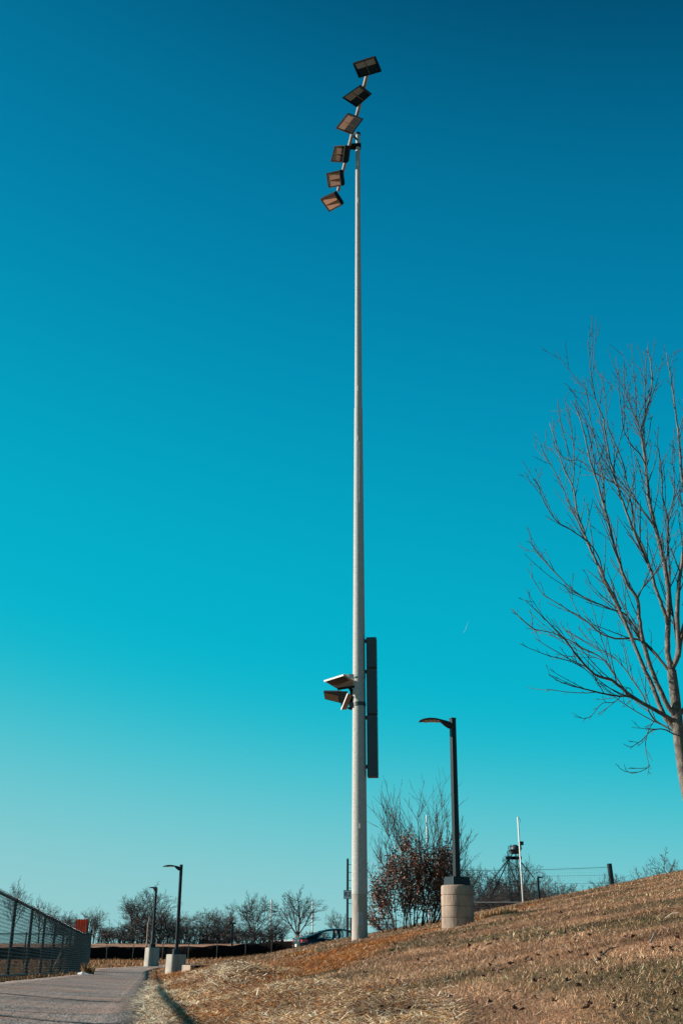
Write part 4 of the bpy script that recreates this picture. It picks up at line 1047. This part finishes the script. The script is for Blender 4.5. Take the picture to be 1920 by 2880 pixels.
# low evergreen-dark shrub behind the car
def small_shrub(px, Y_, rowt, w, label, seed, m):
    x_ = P(px, 2640, Y_).x; z0 = HZ(x_, Y_); h = zrow(rowt, Y_)-z0; r = np.random.default_rng(seed)
    t = empty('small_shrub', (x_, Y_, z0), label, 'shrub'); n = 900
    mb = MB()
    for k in range(14):
        a = r.uniform(0, 6.28); mb.tube([(x_, Y_, z0), (x_+math.cos(a)*w*.3, Y_+math.sin(a)*w*.3, z0+h*.6), (x_+math.cos(a)*w*.5, Y_+math.sin(a)*w*.5, z0+h*r.uniform(.8, 1))], [.02, .012, .006], 3, False)
    part(mb.build('stems', M_twig), t)
    q = r.normal(0, 1, (n, 3)); q /= np.linalg.norm(q, axis=1)[:, None]; q *= r.uniform(.4, 1, n)[:, None]**.6
    cp = np.array([x_, Y_, z0+h*.55])+q*np.array([w*.5, w*.5, h*.45]); a = r.normal(0, 1, (n, 3)); b = r.normal(0, 1, (n, 3)); s_ = .06
    V = np.stack([cp, cp+a*s_, cp+b*s_], 1).reshape(-1, 3); o = part(np_mesh('leaves', V, np.arange(3*n).reshape(-1, 3), m), t); o['kind'] = 'stuff'
small_shrub(872, 66, 2618, 2.0, 'dark red-brown leafy shrub just behind the car', 2, M_browleaf)
small_shrub(850, 64, 2632, 1.2, 'low dark shrub behind the car boot', 3, M_browleaf)

# ---------------------------------------------------------------- sedan behind the crest
CY = 60.; cx0 = P(955, 2640, CY).x; cz = zrow(2613.5, CY)-1.45
car = empty('parked_car', (cx0, CY, cz), 'dark teal sedan parked beyond the crest with its red tail light showing', 'car', rz=R(13))
# side profile stations along length (x forward), half-width, beltline, bottom
def loft(stations, n=16):
    vs = []; fs = []
    for (x_, hw, zb_, zt_, pw) in stations:
        zc_ = (zb_+zt_)/2; hh = (zt_-zb_)/2
        for j in range(n):
            a = 2*math.pi*j/n; c_, s_ = math.cos(a), math.sin(a)
            vs.append((x_, hw*math.copysign(abs(c_)**pw, c_), zc_+hh*math.copysign(abs(s_)**pw, s_)))
    for i in range(len(stations)-1):
        for j in range(n): fs.append((i*n+j, i*n+(j+1) % n, (i+1)*n+(j+1) % n, (i+1)*n+j))
    fs += [tuple(range(n))[::-1], tuple((len(stations)-1)*n+j for j in range(n))]
    return vs, fs
mb = MB(); mb.add(*loft([(-2.32,.62,.45,.86,.5),(-2.26,.80,.32,1.00,.45),(-2.05,.87,.26,1.05,.42),(-1.5,.90,.22,1.03,.42),(-.5,.91,.2,.97,.42),(.6,.91,.2,.95,.42),(1.4,.89,.22,.90,.42),(2.0,.84,.26,.80,.45),(2.25,.70,.32,.70,.5)], 24))
mb.build('body', M_carp, car, smooth=True, auto=45)
# roof and pillars: arched shell
def roofz(x_):
    pts_ = [(-1.95,1.03),(-1.55,1.16),(-1.1,1.33),(-.6,1.43),(-.1,1.45),(.4,1.40),(.9,1.22),(1.35,.97)]
    return np.interp(x_, [p[0] for p in pts_], [p[1] for p in pts_])
mb = MB(); xs_ = np.linspace(-1.95, 1.35, 23); vs = []; nn = 7
for x_ in xs_:
    zt_ = float(roofz(x_)); zb_ = zt_-.05 if zt_ > 1.05 else zt_-.03; hw_ = .60+.18*(1-min(1, max(0, (zt_-1.0)/.4)))
    for j in range(nn):
        u = -1+2*j/(nn-1); vs.append((x_, hw_*u, zt_-.07*abs(u)**3))
fs = []
for i in range(len(xs_)-1):
    if -1.7 < xs_[i] < -1.15 or .55 < xs_[i] < 1.2:
        js = [0, nn-2]
    else: js = range(nn-1)
    for j in js: fs.append((i*nn+j, i*nn+j+1, (i+1)*nn+j+1, (i+1)*nn+j))
mb.add(vs, fs); rf = mb.build('roof', M_carp, car, smooth=True); rf.modifiers.new('solid', 'SOLIDIFY').thickness = .035
mb = MB()
for sy_ in (-1, 1):
    for (xb0, xb1, xt, w_) in ((-1.9, -1.35, -1.05, .10), (-.25, -.13, -.18, .09), (.02, .02, .0, .06)):
        zt_ = float(roofz(xt))-.09
        mb.hexa([Vector((xb0, sy_*.80, .98)), Vector((xb1, sy_*.80, .98)), Vector((xb1, sy_*.76, .98)), Vector((xb0, sy_*.76, .98)),
                 Vector((xt-w_/2-.02, sy_*.63, zt_)), Vector((xt+w_/2, sy_*.63, zt_)), Vector((xt+w_/2, sy_*.60, zt_)), Vector((xt-w_/2-.02, sy_*.60, zt_))])
mb.build('pillars', M_carp, car)
for sy_ in (-1, 1):
    for x0, x1 in ((-1.30, -.24), (-.05, 1.1)):
        xx = np.linspace(x0, x1, 6); vs = []; 
        for x_ in xx:
            zt_ = float(roofz(x_))-.075; vs += [(x_, sy_*.80, .985), (x_, sy_*(.625+.12*(1-min(1, max(0, (zt_-.95)/.4)))), max(zt_, .99))]
        mb = MB(); mb.add(vs, [(2*i, 2*i+2, 2*i+3, 2*i+1) for i in range(5)]); mb.build('window', M_glass, car)
mb = MB(); mb.add([(-1.68,-.58,1.12),(-1.68,.58,1.12),(-1.15,.52,1.31),(-1.15,-.52,1.31)], [(0,1,2,3)]); mb.build('rear_window', M_glass, car)
mb = MB(); mb.add([(1.2,-.62,1.06),(1.2,.62,1.06),(.58,.52,1.35),(.58,-.52,1.35)], [(0,1,2,3)]); mb.build('windscreen', M_glass, car)
for sy_ in (-1, 1):
    mb = MB(); mb.box(-2.20, sy_*.66, .84, .12, .34, .15, R(-22*sy_)); mb.box(-2.02, sy_*.845, .86, .30, .08, .12); o = bev(mb.build('taillight', M_red, car), .02)
    mb = MB(); mb.box(-2.275, sy_*.56, .84, .02, .12, .05, 0); mb.box(-2.12, sy_*.87, .81, .16, .03, .035, 0); q = mb.build('reversing_lens', M_white, o)
mb = MB(); mb.box(-2.31, 0, .66, .03, .42, .13); mb.build('number_plate', M_white, car)
mb = MB(); mb.box(-2.26, 0, .42, .14, 1.5, .2); bev(mb.build('rear_bumper', M_carp, car), .04)
for x_ in (-1.35, 1.4):
    for sy_ in (-1, 1):
        mb = MB(); mb.tube([(x_, sy_*.70, .32), (x_, sy_*.90, .32)], .32, 24); w_ = mb.build('wheel', M_rubber, car)
        mb = MB(); mb.tube([(x_, sy_*.89, .32), (x_, sy_*.915, .32)], [.21, .19], 16); mb.build('rim', M_greylt, w_)

# ---------------------------------------------------------------- sign pole, R2 sign, ladder wires
NY = 47.; a0 = P(976, 2625, NY); a1 = P(977.3, 2417, NY); gz = HZ(a0.x, NY)-.3
npole = empty('net_pole', (a0.x, NY, gz), 'dark slim netting pole with rung wires just left of the tall floodlight pole', 'pole')
mb = MB(); mb.tube([Vector((a0.x, NY, gz)), a1], .048, 14); mb.tube([a1, a1+Vector((0, 0, .04))], [.052, .02], 14); part(mb.build('pole', M_black, smooth=True, auto=50), npole)
for row in (2431, 2453, 2476, 2497, 2541, 2583):
    mb = MB(); p = P(977, row, NY); e_ = P(1013, row+1, NY+.6); mb.tube([p, p.lerp(e_, .5)+Vector((0, 0, -.015)), e_], .010, 4); part(mb.build('rung_wire', M_black), npole)
mb = MB(); e0 = P(1012, 2431, NY+.6); e1 = P(1011, 2620, NY+.6); mb.tube([e0, e1], .012, 5); part(mb.build('end_cable', M_black), npole)
# low railing behind
for k, (pa, pb, Yk) in enumerate([((988, 2583), (1105, 2584), 46.5)]):
    fr = empty('low_railing', P(988, 2620, Yk), 'low dark railing behind the tall pole and the brown bush', 'railing')
    for row in (2583, 2600):
        mb = MB(); mb.bar(P(987, row, Yk), P(1105, row+1, Yk), .035, .035); part(mb.build('rail', M_black), fr)
    for px in (987, 1030, 1066, 1104):
        mb = MB(); t_ = P(px, 2581, Yk); mb.bar(Vector((t_.x, Yk, HZ(t_.x, Yk)-.1)), t_, .06, .06); part(mb.build('post', M_black), fr)
sg0 = P(966, 2503.5, NY-.12); sg1 = P(988, 2528, NY-.12)
M_sign = mat('grey sign face', (.62, .66, .66), .5, .1, var=.12, scale=10, bump=.02)
sign = empty('sign', ((sg0.x+sg1.x)/2, NY-.12, sg1.z), 'small square grey sign reading R2 fixed on the dark netting pole', 'sign')
mb = MB(); mb.box((sg0.x+sg1.x)/2, NY-.1, (sg0.z+sg1.z)/2, sg1.x-sg0.x, .02, sg0.z-sg1.z); part(mb.build('sign_border', M_dark), sign)
mb = MB(); mb.box((sg0.x+sg1.x)/2, NY-.113, (sg0.z+sg1.z)/2, (sg1.x-sg0.x)*.90, .008, (sg0.z-sg1.z)*.90); part(mb.build('sign_plate', M_sign), sign)
fc = bpy.data.curves.new('lettering', 'FONT'); fc.body = 'R2'; fc.size = .24; fc.align_x = 'CENTER'; fc.align_y = 'CENTER'; fc.extrude = .002; fc.offset = .003
fo = bpy.data.objects.new('tmp', fc); C.objects.link(fo); bpy.context.view_layer.update()
me = bpy.data.meshes.new_from_object(fo); bpy.data.objects.remove(fo); me.materials.clear(); me.materials.append(M_dark)
lo = bpy.data.objects.new('lettering', me); C.objects.link(lo); lo.location = ((sg0.x+sg1.x)/2, NY-.122, (sg0.z+sg1.z)/2-.0); lo.rotation_euler = (R(90), 0, 0); part(lo, sign)

# ---------------------------------------------------------------- backstop net on the right
BNY = 45.5
net = empty('net_fence', P(1716, 2470, BNY), 'tall see-through netting on cables with a thick dark end post behind the crest', 'netting')
mb = MB(); t_ = P(1712, 2429, BNY); b_ = P(1720, 2472, BNY); b_.z = HZ(b_.x, BNY)-.2; mb.tube([b_, t_], .10, 16); part(mb.build('end_post', M_black, smooth=True, auto=50), net)
lpx = 1284
def nrow(px, k): # k 0 top,1 mid,2 low
    f = (px-lpx)/(1712-lpx); return ([2448, 2469, 2490][k]*(1-f)+[2439, 2461.5, 2484][k]*f)+3*math.sin(f*math.pi)*(k == 0)
for k in range(3):
    mb = MB(); mb.tube([P(lpx+(1712-lpx)*i/8, nrow(lpx+(1712-lpx)*i/8, k), BNY) for i in range(9)], .008 if k == 0 else .004, 5); part(mb.build('cable', M_black), net)
mb = MB(); x0, x1 = P(lpx, 2450, BNY).x, P(1712, 2450, BNY).x
ztop = zrow(2445, BNY)
n = int((x1-x0)/.10)
for i in range(n):
    x_ = x0+(x1-x0)*i/n; f = i/n; zt_ = zrow(2449*(1-f)+2440*f+3*math.sin(f*math.pi), BNY); mb.bar((x_, BNY, HZ(x_, BNY)), (x_, BNY, zt_), .0022, .0022)
for k in range(28):
    z0_ = ztop-.02-k*.10; mb.bar((x0, BNY, z0_), (x1, BNY, z0_+(zrow(2440, BNY)-zrow(2449, BNY))), .0022, .0022)
o = part(mb.build('netting', M_black), net); o['kind'] = 'stuff'
mb = MB(); q_ = P(lpx, 2440, BNY); mb.tube([(q_.x, BNY, HZ(q_.x, BNY)-.2), q_], .06, 12); part(mb.build('line_post', M_black), net)

# ---------------------------------------------------------------- white goal uprights
def goal(pxa, ta, pxb, tb, Y_, label, wid):
    xa_, xb_ = P(pxa, 2500, Y_).x, P(pxb, 2500, Y_).x; g0 = HZ((xa_+xb_)/2, Y_)
    t = empty('goal_post', ((xa_+xb_)/2, Y_, g0), label, 'goal post')
    A = P(pxa, ta, Y_); B = P(pxb, tb, Y_); zb_ = zrow(2537.5, Y_)
    for p in (A, B):
        mb = MB(); mb.tube([(p.x, Y_, HZ(p.x, Y_)-.2), p], wid, 10); part(mb.build('upright', M_white, smooth=True), t)
    mb = MB(); mb.tube([(A.x, Y_, zb_), (B.x, Y_, zb_)], wid*.35, 10); part(mb.build('crossbar', M_white), t)
    return t
gp = goal(1198.5, 2293, 1455, 2298, 88, 'nearer white goal post, its uprights showing above the bush and beside the tower', .058)
mb = MB(); p = P(1455, 2299, 88); mb.tube([p, p+Vector((.12, 0, -.05)), p+Vector((.2, 0, -.25)), p+Vector((.18, 0, -.38))], .014, 4); part(mb.build('wind_ribbon', M_dark), gp)
for px_, t_, lab_ in ((763, 2531, 'thin white pole rising over the silt fence left of the tree behind the car'), (879, 2536, 'thin white pole standing just behind the roof of the car')):
    p = P(px_, t_, 150); mb = MB(); mb.tube([(p.x, 150, HZ(p.x, 150)-.2), p], .09, 10); tag(mb.build('white_pole', M_white, smooth=True), lab_, 'pole')

# ---------------------------------------------------------------- lattice tower
LY = 96.
def LP(q): return (1320+q[0]/2.613, 2260+q[1]/2.613)
tb_ = P(*LP((330, 700)), LY); g0 = HZ(tb_.x, LY)
tower = empty('lattice_tower', (tb_.x, LY, g0), 'dark lattice tower with stays and a small platform beside the white upright', 'tower')
zt_ = P(*LP((330, 345)), LY).z; w_ = .36
for sx_ in (-1, 1):
    for sy_ in (-1, 1):
        mb = MB(); mb.bar((tb_.x+sx_*w_*1.15, LY+sy_*w_, g0-.2), (tb_.x+sx_*w_*.9, LY+sy_*w_, zt_), .055, .055); part(mb.build('leg', M_black), tower)
mb = MB(); z_ = g0; k = 0
while z_ < zt_-1.0:
    s_ = 1 if k % 2 else -1
    for sy_ in (-1, 1):
        mb.bar((tb_.x-w_, LY+sy_*w_, z_), (tb_.x+w_, LY+sy_*w_, z_), .03, .03)
        mb.bar((tb_.x-s_*w_, LY+sy_*w_, z_), (tb_.x+s_*w_, LY+sy_*w_, z_+1.0), .025, .025)
    z_ += 1.0; k += 1
part(mb.build('bracing', M_black), tower)
mb = MB(); pa, pb = P(*LP((292, 345)), LY), P(*LP((370, 345)), LY); mb.box((pa.x+pb.x)/2, LY, pa.z, pb.x-pa.x, 1.0, .10); part(mb.build('platform', M_black), tower)
mb = MB()
for q_ in ((293, 306), (368, 318)):
    a = P(*LP(q_), LY); b = P(*LP((q_[0], 345)), LY)
    for sy_ in (-.65, .65): mb.bar((a.x, LY+sy_, b.z), (a.x, LY+sy_, a.z), .06, .06)
a = P(*LP((293, 312)), LY); b = P(*LP((310, 322)), LY); mb.bar(a, b, .06, .06); mb.bar(a, P(*LP((312, 342)), LY), .05, .05); part(mb.build('guard_rail', M_black), tower)
mb = MB(); c = P(*LP((332, 328)), LY); rr = .45
for i in range(7):
    pass
prof = [(math.cos(a)*rr, math.sin(a)*rr) for a in np.linspace(0, 1.5, 7)]
mb.tube([c+Vector((0, 0, -.45))]+[c+Vector((0, 0, h_-.15)) for _, h_ in prof], [rr]+[q_[0] for q_ in prof], 16); part(mb.build('dome', M_box, smooth=True), tower)
mb = MB(); a = P(*LP((372, 292)), LY); mb.bar(P(*LP((370, 345)), LY), a, .10, .10); mb.box(a.x+.05, LY, a.z, .4, .3, .3); part(mb.build('camera_mast', M_black), tower)
for q0, q1 in (((316, 368), (70, 690)), ((300, 385), (150, 700)), ((375, 430), (470, 545)), ((312, 372), (40, 700))):
    mb = MB(); a = P(*LP(q0), LY); b = P(*LP(q1), LY-1.5); mb.bar(a, b, .08 if q0[0] != 312 else .02, .06 if q0[0] != 312 else .02); part(mb.build('stay', M_black), tower)
for q0 in ((298, 400), (345, 400)):
    mb = MB(); a = P(*LP(q0), LY-.8); mb.box(a.x, LY-.8, a.z, .8, .3, .25); part(mb.build('lamp_box', M_black), tower)
# dark small lamp on the crest
mb = MB(); Yd = 62.; a = P(*LP((500, 545)), Yd); sl = empty('street_lamp', (a.x, Yd, HZ(a.x, Yd)), 'small dark lamp standing alone behind the crest right of the tower', 'street lamp')
mb.bar((a.x, Yd, HZ(a.x, Yd)-.2), (a.x, Yd, a.z), .11, .11); part(mb.build('pole', M_black), sl)
mb = MB(); b0 = P(*LP((496, 545)), Yd); b1 = P(*LP((537, 543)), Yd); mb.hexa([b0+Vector((0,-.15,-.05)), b1+Vector((0,-.1,-.01)), b1+Vector((0,.1,-.01)), b0+Vector((0,.15,-.05)), b0+Vector((0,-.15,.05)), b1+Vector((0,-.1,.03)), b1+Vector((0,.1,.03)), b0+Vector((0,.15,.05))]); part(mb.build('lamp_head', M_black), sl)
# far lamp within the left tree row
Yd = 92.; a = P(655, 2597, Yd); sl = empty('street_lamp', (a.x, Yd, HZ(a.x, Yd)), 'small distant lamp on a thin dark pole among the far row of trees', 'street lamp')
mb = MB(); mb.bar((a.x, Yd, HZ(a.x, Yd)-.2), (a.x, Yd, a.z), .13, .13); part(mb.build('pole', M_black), sl)
mb = MB(); mb.hexa([Vector((a.x+dx_, Yd+dy_, a.z+dz_)) for dz_ in (-.06, .04) for dx_, dy_ in ((-.25, -.2), (.25, -.2), (.25, .2), (-.25, .2))]); part(mb.build('lamp_head', M_black), sl)
# plain white young tree stem with pole lean near lamp
mb = MB(); mb.tube([P(413, 2662, 72), P(417, 2600, 72), P(421, 2580, 72)], [.05, .045, .03], 8)
mb.bar(P(412, 2690, 72), P(413, 2660, 72), .09, .09); tag(mb.build('pale_post', M_wood), 'thin pale post just left of the end-on lamp pole', 'post')

# ---------------------------------------------------------------- far sheds
def shed(px0, px1, rt_, rb2, Y_, label, ridge=.0):
    xa_, xb_ = P(px0, 2640, Y_).x, P(px1, 2640, Y_).x; g0 = HZ((xa_+xb_)/2, Y_)
    zt_ = zrow(rt_, Y_); t = empty('shed', ((xa_+xb_)/2, Y_+5, g0), label, 'building')
    mb = MB(); mb.box((xa_+xb_)/2, Y_+5, (g0+zt_-.5)/2, xb_-xa_, 10, zt_-.5-g0); part(mb.build('wall', M_greylt), t)
    mb = MB(); ov = .4
    mb.hexa([Vector(v) for v in ((xa_-ov, Y_-ov, zt_-.5), (xb_+ov, Y_-ov, zt_-.5), (xb_+ov, Y_+10+ov, zt_-.5), (xa_-ov, Y_+10+ov, zt_-.5), (xa_-ov, Y_+4.5, zt_), (xb_+ov, Y_+4.5, zt_), (xb_+ov, Y_+5.5, zt_), (xa_-ov, Y_+5.5, zt_))])
    part(mb.build('roof', M_white), t)
    mb = MB(); n = 6
    for k in range(n): mb.box(xa_+(xb_-xa_)*(k+.5)/n, Y_-.02, (g0+zt_-.5)/2, (xb_-xa_)/n*.5, .08, (zt_-.5-g0)*.5)
    part(mb.build('window', M_dark), t)
shed(560, 625, 2632, 2650, 160, 'long low pale shed glimpsed through the middle of the far trees')
shed(770, 832, 2641, 2650, 150, 'low pale roofed shed behind the silt fence left of the car')

# thin contrails high in the sky
M_cloud = mat('ice cloud', (.4, .45, .47), 1, bump=0)
for (a_, b_) in (((1303, 1782), (1316, 1748)), ((697, 2118), (694, 2108))):
    mb = MB(); A = P(*a_, 9000); B = P(*b_, 9000); mb.tube([A, A.lerp(B, .5), B], [.5, 1.1, .4], 6)
    tag(mb.build('contrail', M_cloud), 'short thin white vapour trail '+('right of the tall pole above the near lamp' if a_[0] > 1000 else 'low in the sky left of the tall pole'), 'vapour trail')

# fallen sticks near the right edge of the slope
def stick(pa, pb, label, r_=.004, kink=.01):
    A = Vector(ground_at(*pa)); B0 = Vector(ground_at(*pb)); A.z += .05; B0.z += .07
    if (B0-A).length > 2.5: B0 = A+(B0-A).normalized()*2
    m_ = A.lerp(B0, .5)+Vector((0, 0, kink)); mb = MB(); mb.tube([A, m_, B0], [r_, r_*.8, r_*.4], 6)
    tag(mb.build('fallen_stick', M_wood if 'pale' in label else M_twig), label, 'stick')
stick((1845, 2502), (1885, 2496), 'pale broken stick lying high on the slope near the right edge')
stick((1890, 2502), (1918, 2490), 'dark fallen twig beside the pale stick at the right edge of the slope')
stick((1872, 2608), (1912, 2603), 'pale straight stick lying mid-slope at the right edge')
stick((1832, 2688), (1854, 2672), 'short pale stick standing up out of the grass low on the right of the slope')
stick((1690, 2728), (1745, 2716), 'thin dark twig lying in the grass low on the slope')
stick((1301, 2590), (1322, 2614), 'pale bent straw stalk sticking up in front of the ringed pier', .006, .05)

for nm_, lab_ in (('grass', 'short matted tan and olive winter grass covering the slope'), ('tall_grass', 'taller dry tufts scattered over the slope'), ('verge_grass', 'dry grass along the path edges'),
                  ('straw', 'loose blond straw heaped along the path edge'), ('pine_straw', 'orange needle litter in bands across the slope'), ('dry_stalks', 'scattered pale dry stalks'), ('path_litter', 'straw bits and grit on the asphalt')):
    bpy.data.objects[nm_]['label'] = lab_
